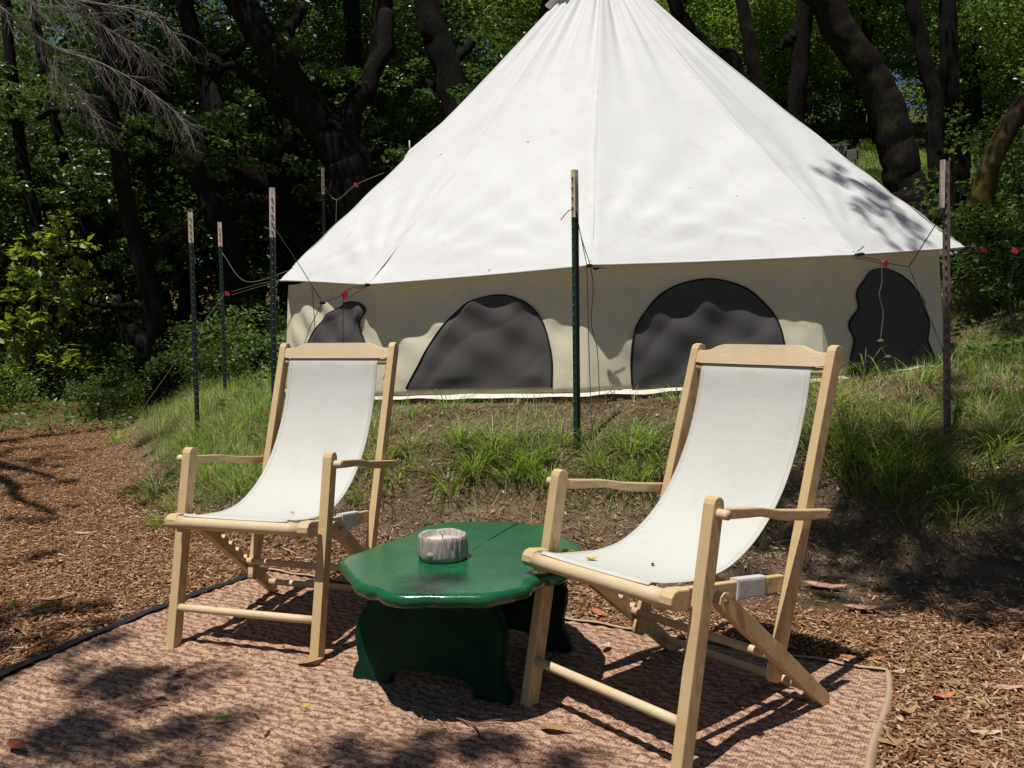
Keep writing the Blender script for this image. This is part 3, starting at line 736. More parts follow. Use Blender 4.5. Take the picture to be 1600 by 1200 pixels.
def table_top():
    # rings: crown edge -> side -> underside, with live-edge wobble
    rings = []
    for k, (ins, z) in enumerate(((.022, .0), (.010, -.001), (.003, -.006), (.0, -.014), (.001, -.024), (.006, -.036), (.018, -.044), (.035, -.047))):
        r = []
        for i, p in enumerate(top):
            q = Vector((p.x, p.y, 0)); L0 = q.length; n = q / L0
            wv = .006 * math.sin(i * .55) * (k / 7) + .004 * math.sin(i * 1.3 + 1)*(k/7)
            r.append((q.x - n.x * (ins + wv), q.y - n.y * (ins + wv), TZ + z - .012))
        rings.append(r)
    V = [v for r in rings for v in r]; Q = []
    for k in range(len(rings) - 1):
        for i in range(nt_):
            a, b = k * nt_ + i, k * nt_ + (i + 1) % nt_; Q.append((a, a + nt_, b + nt_, b))
    # top surface: radial grid toward the centre, slight dish and adze marks
    base = 0; prev = 0; rr = [1, .8, .6, .4, .2]
    n0 = len(V)
    for f in rr[1:]:
        for i in range(nt_):
            x, y, z = rings[0][i]; V.append((x * f, y * f, TZ - .012 + .0016 * noise.noise(Vector((x * f * 6, y * f * 6, 0)))))
    for k in range(4):
        for i in range(nt_):
            a = (i if k == 0 else n0 + (k - 1) * nt_ + i); b = ((i + 1) % nt_ if k == 0 else n0 + (k - 1) * nt_ + (i + 1) % nt_)
            c_, d_ = n0 + k * nt_ + (i + 1) % nt_, n0 + k * nt_ + i; Q.append((a, b, c_, d_))
    T = []; V.append((0, 0, TZ - .012)); cc = len(V) - 1
    for i in range(nt_): T.append((n0 + 3 * nt_ + i, n0 + 3 * nt_ + (i + 1) % nt_, cc))
    last = (len(rings) - 1) * nt_; V.append((0, 0, TZ - .059)); cb = len(V) - 1
    for i in range(nt_): T.append((last + (i + 1) % nt_, last + i, cb))
    obj('tabletop', npmesh('tabletop', V, Q, T, M_GREEN, True), table)
table_top()
# long crack in the top (a recessed joint, shown as a thin dark groove filled with shadow)
def gnd(u, v, z):
    d = ray(u, v); k = (z - CAM_H) / d.z; return Vector((0, 0, CAM_H)) + d * k
M_CRACK = mat('crack_dark', (.004, .02, .012), .6, .2)
bm = bmesh.new(); ca_ = [gnd(u, v, TZ + .0008) - Vector((cx, cy, .012)) for u, v in ((811, 816), (780, 834), (757, 848), (738, 859))]
for i, (a, b) in enumerate(zip(ca_[:-1], ca_[1:])):
    w0, w1 = (.0045, .0035, .002, .0008)[i], (.0045, .0035, .002, .0008)[i + 1]
    n = (b - a).cross(Vector((0, 0, 1))).normalized(); bm.faces.new([bm.verts.new(a - n * w0), bm.verts.new(b - n * w1), bm.verts.new(b + n * w1), bm.verts.new(a + n * w0)])
bm_obj('crack', bm, M_CRACK, table)
def plank_leg(g0, g1, name, thick=.04):
    """wavy edged plank standing on two feet; g0,g1 = foot corners on the ground (world)"""
    g0 = Vector((g0[0], g0[1], 0)); g1 = Vector((g1[0], g1[1], 0)); ax = (g1 - g0); W_ = ax.length; ax.normalize(); nb = Vector((-ax.y, ax.x, 0))
    H = TZ - .060
    left = [(.0, .0), (.012, .03), (.03, .06), (.022, .10), (.016, .15), (.03, .20), (.065, .25), (.085, .30), (.075, .36), (.06, H)]
    right = [(W_ - .05, H), (W_ - .06, .33), (W_ - .035, .28), (W_ - .015, .22), (W_ - .018, .17), (W_ - .03, .12), (W_ - .028, .08), (W_ - .008, .045), (W_, .02), (W_ - .003, 0)]
    arch = [(W_ - .13, 0), (W_ - .14, .03), (W_ - .17, .05), (W_ * .5, .06), (.20, .05), (.165, .03), (.15, 0)]
    poly = left + right + arch; bm = bmesh.new()
    vs = [bm.verts.new(g0 + ax * a + Vector((0, 0, z if z > 0 else -.010)) - Vector((cx, cy, 0))) for a, z in poly]
    f = bm.faces.new(vs); r = bmesh.ops.extrude_face_region(bm, geom=[f]); bmesh.ops.translate(bm, verts=[v for v in r['geom'] if isinstance(v, bmesh.types.BMVert)], vec=nb * thick)
    bmesh.ops.recalc_face_normals(bm, faces=bm.faces)
    es = [e for e in bm.edges if abs((e.verts[0].co - e.verts[1].co).dot(nb)) < 1e-4]
    bmesh.ops.bevel(bm, geom=es, offset=.006, segments=2, affect='EDGES', clamp_overlap=True)
    return bm_obj(name, bm, M_GREEN_SHADED, table)
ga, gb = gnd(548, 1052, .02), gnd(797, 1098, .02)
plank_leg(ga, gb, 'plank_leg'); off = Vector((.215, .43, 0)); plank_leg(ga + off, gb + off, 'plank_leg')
bm = bmesh.new(); m0 = (ga + gb) / 2 - Vector((cx, cy, 0)); m1 = m0 + off; m0 = m0 + off.normalized() * .05; dd = (m1 - m0); ang = math.atan2(dd.y, dd.x)
box_bm(bm, Vector(((m0.x + m1.x) / 2, (m0.y + m1.y) / 2, .20)), (dd.length - .0, .035, .11), Matrix.Rotation(ang, 3, 'Z')); bm_obj('stretcher', bm, M_GREEN, table, bevel=.004)

# ------------------------------------------------------------------ candle in a bark-like bowl
M_CBARK = mat('grey_bark_ceramic', (.30, .25, .21), .75, .3)
_v = coords(M_CBARK, 'Object', (1, 1, .18)); _n = tex(M_CBARK, 90, 6, .7, _v)
L(M_CBARK, ramp(M_CBARK, _n.outputs[0], [(.3, (.14, .11, .09)), (.5, (.36, .31, .27)), (.72, (.56, .51, .46))]).outputs[0], pb(M_CBARK).inputs['Base Color']); bump(M_CBARK, _n.outputs[0], .8, .006)
M_WAX = mat('cream_wax', (.72, .66, .55), .4, .4); pb(M_WAX).inputs['Subsurface Weight'].default_value = .2; pb(M_WAX).inputs['Subsurface Radius'].default_value = (.01, .007, .004)
cp = gnd(692, 872, TZ); candle = thing('candle', 'round white wax candle in a grey log shaped holder on the green table', 'candle', (cp.x, cp.y, TZ))
R0, Hc = .080, .083; n = 72; rings = [(.0, 0), (R0 * .90, 0), (R0 * .97, .006), (R0 * 1.0, .02), (R0 * .99, .045), (R0 * .985, .068), (R0 * .97, Hc - .004), (R0 * .93, Hc), (R0 * .86, Hc - .002), (R0 * .81, Hc - .006), (R0 * .79, Hc - .028), (0, Hc - .029)]
V = []
for i in range(n):
    a = 2 * math.pi * i / n
    for k, (r, z) in enumerate(rings):
        g = (.0022 * math.sin(a * 23 + math.sin(z * 60) * 1.2) + .0016 * math.sin(a * 41 + 2)) if 1 <= k <= 6 else 0
        V.append(((r + g * (r > 0)) * math.sin(a) * 1.02, -(r + g * (r > 0)) * math.cos(a), z + (.0015 * math.sin(a * 5) if k > 5 and k < 10 else 0)))
obj('holder', npmesh('holder', V, grid_faces(n, len(rings), True), None, M_CBARK, True), candle)
V, Q, T = tube_arrays([Vector((0, 0, Hc - .0285)), Vector((0, 0, Hc - .021))], R0 * .785, 48); obj('wax', npmesh('wax', V, Q, T, M_WAX, True), candle)
tube('wick', [Vector((0, 0, Hc - .022)), Vector((.001, 0, Hc - .010)), Vector((-.002, 0, Hc - .002))], .0016, M_TRIM, candle, 6)
bm = bmesh.new(); bmesh.ops.create_icosphere(bm, subdivisions=3, radius=.013, matrix=Matrix.Translation((-.035, -.072, .028)) @ Matrix.Diagonal((1, .5, .8, 1))); bm_obj('knot', bm, M_CBARK, candle, True)

# ------------------------------------------------------------------ foliage meshes
def leaf_cloud(name, centres, radii, counts, size, mat_, flat=.75, seed=1, droop=0.0):
    r = np.random.default_rng(seed); P0 = []
    for c, R, n in zip(centres, radii, counts):
        d = r.normal(size=(n, 3)); d /= np.linalg.norm(d, axis=1)[:, None]
        rad = R * r.random(n) ** .45; p = d * rad[:, None]; p[:, 2] *= flat; P0.append(np.array(c) + p)
    Pn = np.vstack(P0); n = len(Pn)
    ax = r.normal(size=(n, 3)); ax[:, 2] = ax[:, 2] * .55 - droop; ax /= np.linalg.norm(ax, axis=1)[:, None]
    up = r.normal(size=(n, 3)) * .55 + np.array([0, 0, 1.0]); sd = np.cross(ax, up); sd /= np.linalg.norm(sd, axis=1)[:, None] + 1e-9
    nn = np.cross(sd, ax)
    s = size * (.6 + .8 * r.random(n)); Lh = s[:, None] * ax; Wh = s[:, None] * sd * .30; fold = s[:, None] * nn * .10
    V = np.stack([Pn - Lh * .5, Pn + Wh + fold - Lh * .05, Pn + Lh * .55, Pn - Wh + fold - Lh * .05], 1).reshape(-1, 3)
    # kite folded along its spine: two triangles
    b = np.arange(n)[:, None] * 4; T = np.concatenate([b + np.array([[0, 1, 2]]), b + np.array([[0, 2, 3]])], 0)
    return npmesh(name, V, None, T, mat_)
def crown_mesh(name, seed, mat_, R=2.0, ncl=52, per=190, size=.075):
    r = np.random.default_rng(seed); cs = []
    d = r.normal(size=(ncl, 3)); d /= np.linalg.norm(d, axis=1)[:, None]; rad = R * (.25 + .75 * r.random(ncl) ** .55)
    cs = d * rad[:, None]; cs[:, 2] *= .62
    return leaf_cloud(name, cs, .30 + .42 * r.random(ncl), (per * (.5 + r.random(ncl))).astype(int), size, mat_, .6, seed)
CR_D = [crown_mesh('crown_dark', s, M_LEAF_D, 2.0, 58, 120, .085) for s in (1, 2, 3)]
CR_R = [crown_mesh('crown_light', s, M_LEAF_R, 2.0, 58, 120, .09) for s in (11, 12, 13)]
SPRAY = [leaf_cloud('leaf_spray', np.random.default_rng(s).normal(size=(9, 3)) * np.array([.34, .34, .12]), [.2] * 9, [70] * 9, .08, M_LEAF_D, .5, s) for s in (21, 22)]
ARR = random.Random(5)
def put(mesh, name, parent, loc, sc_, rz=None):
    o = bpy.data.objects.new(name, mesh); C.objects.link(o); o.parent = parent
    o.location = Vector(loc) - parent.location; o.scale = sc_ if hasattr(sc_, '__len__') else (sc_, sc_, sc_)
    o.rotation_euler = (ARR.uniform(-.25, .25), ARR.uniform(-.25, .25), ARR.uniform(0, 6.28) if rz is None else rz); return o
def make_tree(name, label, cat, trunk, rad, bark, limbs=(), crowns=(), leaf=None, group=None, rough=.05):
    """trunk: world points base->top; rad: radii; limbs: (points, r0, r1); crowns: (x,y,z,scale)"""
    base = Vector(trunk[0]); t = thing(name, label, cat, base, 0, group)
    pts = smooth_path(trunk, 9); m = len(pts); rr = np.interp(np.linspace(0, 1, m), np.linspace(0, 1, len(rad)), rad)
    sd = ARR.random() * 20
    pts = [p + Vector((noise.noise(Vector((i * .27, sd, 0))), noise.noise(Vector((i * .27, sd, 5))), 0)) * rr[i] * .22 for i, p in enumerate(pts)]
    V, Q, T = tube_arrays([p - base for p in pts], rr, 20, rough, sd); tr = obj('trunk', npmesh('trunk', V, Q, T, bark, True), t)
    for lp, r0, r1 in limbs:
        q = smooth_path(lp, 7); s2 = ARR.random() * 30
        q = [p + Vector((noise.noise(Vector((i * .45, s2, 0))), 0, noise.noise(Vector((i * .45, s2, 5))))) * (r0 * 1.1 if i else 0) for i, p in enumerate(q)]
        V, Q, T = tube_arrays([p - base for p in q], np.linspace(r0, r1, len(q)), 9, rough, s2); obj('limb', npmesh('limb', V, Q, T, bark, True), t)
    for i, (x, y, z, s) in enumerate(crowns):
        put((leaf or CR_D)[(i + int(sd)) % len(leaf or CR_D)], 'crown', t, (x, y, z), s)
    return t
def trunk_px(pxs, Y, dy=0.0):
    n = len(pxs); out = []; rad = []
    for i, (u, v, w_) in enumerate(pxs):
        y = Y + dy * i / max(1, n - 1); out.append(P(u, v, y)); rad.append(w_ * .44 * y / F)
    g = tz(out[0].x, out[0].y) - .1
    if out[0].z > g: out.insert(0, Vector((out[0].x, out[0].y, g))); rad.insert(0, rad[0] * 1.35)
    return out, rad
def forks(top, r, n, seed, spread=2.4, rise=2.2):
    rr = random.Random(seed); L_ = []
    for i in range(n):
        a = rr.uniform(0, 6.28); s = rr.uniform(.6, 1) * spread
        L_.append(([top, top + Vector((math.cos(a) * s * .4, math.sin(a) * s * .4, rise * .5)), top + Vector((math.cos(a) * s, math.sin(a) * s, rise * rr.uniform(.6, 1.1)))], r * .6, r * .2))
    return L_
def around(c, n, seed, rx=2.2, rz=1.2, s=(.85, 1.25)):
    rr = random.Random(seed); return [(c.x + rr.uniform(-rx, rx), c.y + rr.uniform(-rx * .4, rx), c.z + rr.uniform(-rz * .2, rz), rr.uniform(*s)) for _ in range(n)]

# ---- left: dark twisting oaks
LT = [
 ('dark oak trunk leaning left behind the young shrub, forking low', [(262, 590, 62), (248, 545, 36), (240, 480, 34), (222, 412, 32), (200, 330, 30), (186, 250, 28), (172, 160, 26), (165, 40, 24)], 12.2, 0),
 ('thick dark oak trunk with an orange mossy patch rising behind the cream topped posts', [(372, 560, 60), (370, 470, 48), (362, 400, 46), (345, 343, 46), (318, 286, 44), (286, 235, 44), (262, 180, 42), (222, 110, 38), (160, 20, 34)], 13.0, 0),
 ('dark oak trunk curving up left from behind the tent corner', [(520, 520, 60), (500, 420, 44), (482, 388, 42), (462, 351, 40), (430, 300, 38), (392, 268, 38), (350, 215, 36), (322, 120, 34), (290, 10, 30)], 13.6, 0),
 ('massive black oak trunk leaning up left behind the tent roof', [(560, 420, 90), (550, 300, 84), (538, 245, 78), (496, 187, 66), (455, 130, 60), (415, 60, 54), (370, -10, 50)], 12.6, 0),
 ('straight dark trunk rising behind the tent left of centre', [(546, 330, 40), (550, 200, 32), (552, 80, 30), (548, -30, 28)], 15.0, 0),
 ('rough dark trunk with reddish lichen left of the tent peak', [(588, 330, 44), (586, 180, 36), (592, 90, 36), (598, 0, 34), (604, -60, 32)], 14.0, 0),
 ('broad dark trunk leaning left just behind the left slope of the tent', [(742, 260, 66), (716, 165, 54), (690, 80, 46), (662, -10, 40)], 13.4, 0),
 ('slim dark trunk at the far left edge behind the shrub', [(60, 560, 34), (52, 470, 22), (62, 380, 20), (40, 280, 20), (22, 150, 18), (10, 20, 18)], 13.8, 0),
 ('pair of thin dark trunks slanting left behind the shrub', [(212, 560, 30), (170, 430, 20), (138, 360, 18), (110, 280, 17), (84, 180, 16), (60, 60, 15)], 14.5, 0),
 ('dark trunk standing behind the leftmost post', [(318, 560, 36), (300, 470, 26), (272, 420, 24), (240, 340, 22), (232, 250, 20), (215, 140, 20)], 15.0, 0),
 ('dark trunk at the back beside the peak of the tent', [(820, 160, 34), (846, 60, 26), (860, -20, 24)], 15.5, 0),
]
limbL = {
 0: [((264, 482), (215, 480), (165, 478), (120, 470), 14, 8), ((245, 560), (222, 530), (198, 500), (188, 470), 26, 14), ((226, 420), (262, 372), (300, 350), (330, 300), 18, 9)],
 1: [((350, 330), (392, 318), (430, 318), (470, 340), 30, 20), ((300, 255), (330, 200), (345, 120), (390, 40), 26, 14), ((270, 200), (200, 190), (140, 170), (60, 180), 20, 10)],
 2: [((440, 310), (450, 250), (448, 190), (470, 120), 24, 14), ((360, 230), (300, 200), (240, 200), 20, 10)],
 3: [((540, 260), (545, 180), (590, 110), (600, 20), 40, 26), ((470, 150), (450, 80), (470, 0), 26, 16), ((505, 190), (440, 175), (390, 120), (330, 90), 24, 12)],
 6: [((700, 110), (740, 60), (800, 20), 18, 10), ((715, 170), (680, 130), (640, 120), 14, 8)],
 8: [((150, 390), (180, 330), (210, 300), (226, 250), 14, 8)],
}
for i, (lab, px, Y, dy) in enumerate(LT):
    tr, rd = trunk_px(px, Y, dy); top_ = tr[-1]; lim = []
    for Lp in limbL.get(i, []):
        pts = [P(u, v, Y + .25 * k_) for k_, (u, v) in enumerate(Lp[:-2])]; lim.append((pts, Lp[-2] / 2 * Y / F, Lp[-1] / 2 * Y / F))
    ext = top_ + (top_ - tr[-2]).normalized() * 1.6 + Vector((0, 0, .9)); tr.append(ext); rd.append(rd[-1] * .7)
    lim += forks(ext, rd[-1], 3, i + 40)
    cr = around(ext + Vector((0, .9, .8)), 1 + i % 2, i + 60, 2.3, 1.6, (.7, 1.0))
    t_ = make_tree('oak_tree', lab, 'tree', tr, rd, M_BARK, lim, cr, CR_D, 'dark oaks left of and behind the tent')
    for q in range(6):
        k_ = ARR.uniform(.25, 1.0) * (len(tr) - 2); a_ = tr[int(k_)].lerp(tr[int(k_) + 1], k_ % 1)
        put(SPRAY[q % 2], 'leaf_spray', t_, a_ + Vector((ARR.uniform(-1.5, 1.5), ARR.uniform(-.5, 1.8), ARR.uniform(-.5, .8))), ARR.uniform(.7, 1.25))['kind'] = 'stuff'

# ---- left: understory and far trees that close the view
def woodland(name, labels, spots, leaf, bark, group, seed, lim=(18.5, 24)):
    rr = random.Random(seed)
    ordn = ['leftmost', 'second from left', 'third from left', 'fourth from left', 'fifth from left', 'sixth from left', 'seventh from left', 'eighth from left', 'ninth from left', 'tenth from left', 'eleventh from left', 'twelfth from left']
    rows = [[], [], []]
    for q in spots: rows[0 if q[1] < lim[0] else 1 if q[1] < lim[1] else 2].append(q)
    for q_ in rows: q_.sort(key=lambda q: q[0] / q[1])
    def place_label(q):
        for rn, row in zip(('nearest row', 'middle row', 'farthest row'), rows):
            if q in row: return '%s oak in the %s of the %s' % (ordn[row.index(q)], rn, labels[0])
    for k, (x, y, hs, n, s) in enumerate(spots):
        g = tz(x, y); base = Vector((x, y, g - .1)); ht = hs
        tr = [base, base + Vector((rr.uniform(-.3, .3), rr.uniform(-.2, .2), ht * .5)), base + Vector((rr.uniform(-.7, .7), rr.uniform(-.3, .3), ht))]
        cr = [(x + rr.uniform(-1.6, 1.6) * s, y + rr.uniform(-1.2, 1.2) * s, g + ht * (.30 + .75 * (q + .5) / n) + rr.uniform(-.4, .4), s * rr.uniform(.8, 1.15)) for q in range(n)]
        make_tree(name, place_label((x, y, hs, n, s)), 'tree', tr, [.16 * s, .12 * s, .06], bark, [], cr, leaf, group)
sp = []
rr = random.Random(3)
for (x, y, h, n, s) in [(-12.5, 15.5, 4.6, 3, 1.0), (-10.2, 16.5, 5, 4, 1.0), (-8.2, 15.8, 4.6, 3, .9), (-6.5, 17.2, 5.5, 4, 1.0), (-4.8, 16.4, 5, 4, .95), (-3.2, 18.2, 6, 4, 1.1), (-1.4, 17.0, 5.4, 3, 1.0),
 (-14.5, 20, 9, 5, 1.4), (-9.5, 21, 9, 5, 1.4), (-5.5, 22, 10, 5, 1.4), (-1.8, 23, 10, 4, 1.3), (-12, 27, 12, 5, 1.7), (-4, 29, 12, 5, 1.7), (-16, 24, 5, 3, 1.3), (-12.5, 22.5, 4, 3, 1.2), (-10.5, 19, 3.2, 2, 1.0), (-7.4, 19.5, 3.4, 2, 1.0), (-7, 24, 5, 3, 1.3), (-3.4, 21, 4, 3, 1.1), (-13.5, 17.8, 3, 2, 1.0), (-18, 30, 9, 5, 1.8), (-8, 34, 11, 6, 1.9), (0, 34, 11, 6, 1.9)]:
    sp.append((x, y, h, n, s))
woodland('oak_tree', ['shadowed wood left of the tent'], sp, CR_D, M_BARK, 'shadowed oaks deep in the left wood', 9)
# low bushes at the foot of the left wood
M_BUSH = [leaf_cloud('bush_leaves', np.random.default_rng(s).normal(size=(22, 3)) * np.array([.42, .38, .25]), [.24] * 22, [70] * 22, .062, M_COVER, .8, s) for s in (31, 32)]
BARKD = M_BARK
def bush(label, loc, s, mesh, mat_bark=BARKD, group=None, stems=5, cat='bush'):
    g = Vector((loc[0], loc[1], tz(loc[0], loc[1]))); t = thing('leafy_bush', label, cat, g, 0, group); r = random.Random(int(loc[0] * 97 + loc[1] * 31))
    parts = []
    for _ in range(stems):
        a = r.uniform(0, 6.28); parts.append(tube_arrays([Vector((0, 0, -.05)), Vector((math.cos(a) * .12, math.sin(a) * .12, .3)) * s, Vector((math.cos(a) * .4, math.sin(a) * .4, .75)) * s], [.012 * s, .009 * s, .003 * s], 5))
    V, Q, T = join(parts); obj('stems', npmesh('stems', V, Q, T, mat_bark, True), t)
    put(mesh, 'foliage', t, g + Vector((0, 0, .52 * s)), s); return t
for u, v, Y, s, lab in ((15, 575, 11.9, .7, 'dim leafy bush at the left edge of the photo below the sunlit shrub'), (150, 592, 11.0, .55, 'small dark bush right of the sunlit shrub at the edge of the path'),
        (205, 585, 11.8, .6, 'low bush at the foot of the forked leaning trunk'), (330, 590, 10.8, .62, 'low leafy bush behind the foot of the leftmost tee post'),
        (390, 560, 10.2, .85, 'leafy bush between the second tee post and the one with a whitish top'), (300, 550, 12.0, .8, 'shaded bush behind the leftmost tee post'),
        (452, 545, 9.6, .75, 'leafy bush touching the left wall of the tent'), (440, 470, 11.4, .9, 'taller bush just left of the tent eave tip'), (100, 545, 13.2, .9, 'shaded bush behind the sunlit shrub, right half'),
        (20, 480, 13.8, 1.1, 'tall dim bush far behind the sunlit shrub at the left edge'), (225, 480, 14.5, 1.1, 'shaded bush seen above the horizontal limb'), (400, 460, 13.0, 1.0, 'bush in the gap behind the whitish topped post'),
        (335, 430, 14.6, 1.2, 'tall dim bush behind the two cream topped posts'), (150, 430, 15.0, 1.2, 'tall dim bush deep behind the thin slanting trunks')):
    p = P(u, v, Y); bush(lab, (p.x, p.y), s, M_BUSH[int(s * 20) % 2], group='low bushes under the left wood')

# ---- sunlit young shrub on the left
def sapling():
    b = on_ground(38, 628); Yb = b.y; t = thing('young_shrub', 'young yellow green leafed shrub catching the sun at the left edge', 'shrub', b)
    stems = []; tips_ = []; r = random.Random(12)
    paths = [[(38, 628), (34, 560), (45, 500), (70, 430), (85, 380), (98, 335)], [(38, 628), (40, 560), (60, 500), (105, 440), (130, 380)], [(34, 590), (20, 520), (12, 450), (25, 400)],
             [(38, 570), (75, 520), (115, 490), (135, 450)], [(45, 520), (30, 450), (50, 390)], [(36, 600), (90, 570), (140, 560)], [(38, 580), (60, 530), (80, 520)], [(60, 500), (75, 430), (60, 360)], [(34, 600), (5, 560), (-20, 500)]]
    for k, pp in enumerate(paths):
        q = smooth_path([P(u, v, Yb + (.25 * math.sin(k * 2.1 + i * .8) if i else 0)) - b for i, (u, v) in enumerate(pp)], 5)
        stems.append(tube_arrays(q, np.linspace(.02 if k < 2 else .012, .004, len(q)), 6)); 
        for i in range(3, len(q)):
            tips_.append((q[i], 1 - abs(i / len(q) - .5)))
    V, Q, T = join(stems); obj('stem', npmesh('stem', V, Q, T, M_STEM, True), t)
    cs = [tuple(p + Vector((r.uniform(-.16, .16), r.uniform(-.2, .2), r.uniform(-.10, .14)))) for p, _ in tips_]
    me = leaf_cloud('leaves', cs, [.16] * len(cs), [9] * len(cs), .13, M_LEAF_Y, .8, 77); obj('leaves', me, t)
sapling()

# ---- dead branch with fine twigs, top left
def dead_branch():
    r = random.Random(4); Y0 = 6.0; o0 = P(-60, -30, Y0); segs = []
    def grow(p, d, L_, rad, lvl):
        n = 7; pts = [p]; dd = d.copy()
        for i in range(n):
            dd = (dd + Vector((r.uniform(-.22, .22), r.uniform(-.22, .22), r.uniform(-.24, .14)))).normalized(); pts.append(pts[-1] + dd * L_ / n)
        segs.append(tube_arrays([q - o0 for q in pts], np.linspace(rad, rad * .35, n + 1), 4 if lvl > 1 else 6, cap=False))
        if lvl < 3:
            for i in range(1, n + 1):
                for _ in range(3 if lvl == 0 else 2 if lvl == 1 else 1):
                    if r.random() < .9:
                        nd = (dd * .7 + Vector((r.uniform(-.7, .9), r.uniform(-.6, .6), r.uniform(-.75, .35)))).normalized()
                        grow(pts[i], nd, L_ * r.uniform(.30, .52), rad * .42, lvl + 1)
    mains = [([(-60, -30), (10, 18), (62, 60), (100, 80), (160, 100), (215, 130), (262, 165), (292, 196)], .010),
             ([(-40, -60), (60, -10), (150, 5), (230, 20), (270, 50)], .009), ([(85, 70), (92, 110), (118, 145), (145, 178)], .006), ([(0, -20), (60, 10), (130, 25), (185, 55), (225, 80)], .007)]
    for pp, rad in mains:
        pts = smooth_path([P(u, v, Y0 + .08 * i) for i, (u, v) in enumerate(pp)], 5)
        segs.append(tube_arrays([q - o0 for q in pts], np.linspace(rad, rad * .3, len(pts)), 7))
        for i in range(2, len(pts), 1):
            d = (pts[i] - pts[i - 1]).normalized()
            for _ in range(1 if i % 2 else 2):
                nd = (d * .8 + Vector((r.uniform(-.5, .6), r.uniform(-.6, .6), r.uniform(-.8, .4)))).normalized(); grow(pts[i], nd, r.uniform(.12, .32), .0026, 2)
                if r.random() < .8: grow(pts[i], (nd + Vector((r.uniform(-.5, .5), r.uniform(-.5, .5), r.uniform(-.5, .5)))).normalized(), r.uniform(.10, .26), .0020, 2)
    V, Q, T = join(segs); t = thing('dead_branch', 'bare grey twiggy dead branch hanging into the top left corner', 'branch', o0)
    o = obj('twigs', npmesh('twigs', V, Q, T, M_TWIG, True), t); o['kind'] = 'stuff'
dead_branch()

# ---- right: trunks on the hillside
RT = [
 ('big dark mossy trunk leaning left on the hillside right of the tent', [(1428, 335, 84), (1415, 290, 66), (1402, 235, 62), (1385, 170, 60), (1352, 105, 56), (1318, 55, 54), (1288, 0, 52), (1250, -60, 46)], 11.5, M_BARKR),
 ('wavy dark trunk right of the big leaning one', [(1470, 350, 44), (1466, 290, 32), (1462, 220, 30), (1462, 160, 26), (1448, 110, 26), (1440, 60, 26), (1424, 0, 26), (1410, -60, 24)], 11.2, M_BARK),
 ('straight dark trunk directly behind the wavy one', [(1492, 320, 44), (1486, 220, 32), (1484, 140, 30), (1482, 60, 30), (1480, -40, 28)], 13.0, M_BARK),
 ('upright dark trunk meeting the big leaning trunk at its top', [(1242, 260, 44), (1244, 190, 32), (1250, 100, 30), (1256, 20, 30), (1262, -50, 30)], 14.0, M_BARK),
 ('curving brown trunk just behind the right slope of the tent', [(1196, 200, 34), (1186, 140, 24), (1172, 70, 22), (1158, 0, 22), (1150, -50, 20)], 14.5, M_BARKR),
 ('dark trunk leaning right beside the tent peak', [(1150, 130, 34), (1110, 85, 26), (1075, 40, 24), (1045, -20, 22)], 13.0, M_BARKR),
 ('thin straight dark trunk far back on the right slope', [(1532, 230, 18), (1528, 150, 11), (1524, 80, 10), (1520, 0, 9)], 20, M_BARK),
 ('golden mossy trunk leaning right at the right edge', [(1530, 350, 50), (1538, 285, 36), (1552, 245, 34), (1572, 205, 36), (1605, 160, 36), (1650, 90, 34)], 9.6, M_MOSSY),
 ('thin trunk in the leaves behind the leaning trunk', [(1362, 200, 16), (1358, 120, 10), (1350, 40, 9), (1345, -30, 8)], 21, M_BARK),
]
for i, (lab, px, Y, bk) in enumerate(RT):
    tr, rd = trunk_px(px, Y, 0); top_ = tr[-1]; ext = top_ + (top_ - tr[-2]).normalized() * 1.5 + Vector((0, 0, 1.0)); tr.append(ext); rd.append(rd[-1] * .7)
    lim = forks(ext, rd[-1], 3, i + 140)
    if i == 3: lim.append(([P(1246, 50, Y), P(1236, 62, Y), P(1222, 75, Y)], .12, .03))
    cr = around(ext + Vector((-.3, .3, .6)), 1, i + 160, .8, .8, (.55, .75)) if i not in (6, 8) else around(ext, 3, i + 160, 2.0, 1.2)
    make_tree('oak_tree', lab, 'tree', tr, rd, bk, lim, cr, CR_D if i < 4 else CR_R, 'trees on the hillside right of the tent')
sp = []
for (x, y, h, n, s) in [(2.0, 19, 4.6, 3, 1.0), (4.2, 20, 4.4, 3, 1.0), (6.4, 21.5, 4, 3, 1.0), (8.6, 22, 4, 3, 1.0), (10.8, 21, 4, 3, 1.0), (12.8, 20, 4, 3, 1.0), (3.2, 25, 8, 4, 1.3), (6.6, 27, 8, 5, 1.4), (10.2, 27, 8, 5, 1.4), (14, 26, 8, 5, 1.4),
                        (4.5, 33, 9, 4, 1.7), (10, 34, 9, 5, 1.7), (16.5, 33, 9, 5, 1.7), (20, 28, 8, 4, 1.6), (7, 31, 4, 3, 1.3), (12, 31, 4, 3, 1.3), (17, 30, 4, 3, 1.3), (9.5, 29.5, 3.5, 2, 1.2), (14.5, 28.5, 3.5, 2, 1.2), (5, 28.5, 4, 2, 1.2), (3, 30, 5, 3, 1.3)]: sp.append((x, y, h, n, s))
woodland('hillside_oak', ['sunlit wood up the right slope'], sp, CR_R, M_BARKR, 'sunlit oaks up the right slope', 19, (23, 30))
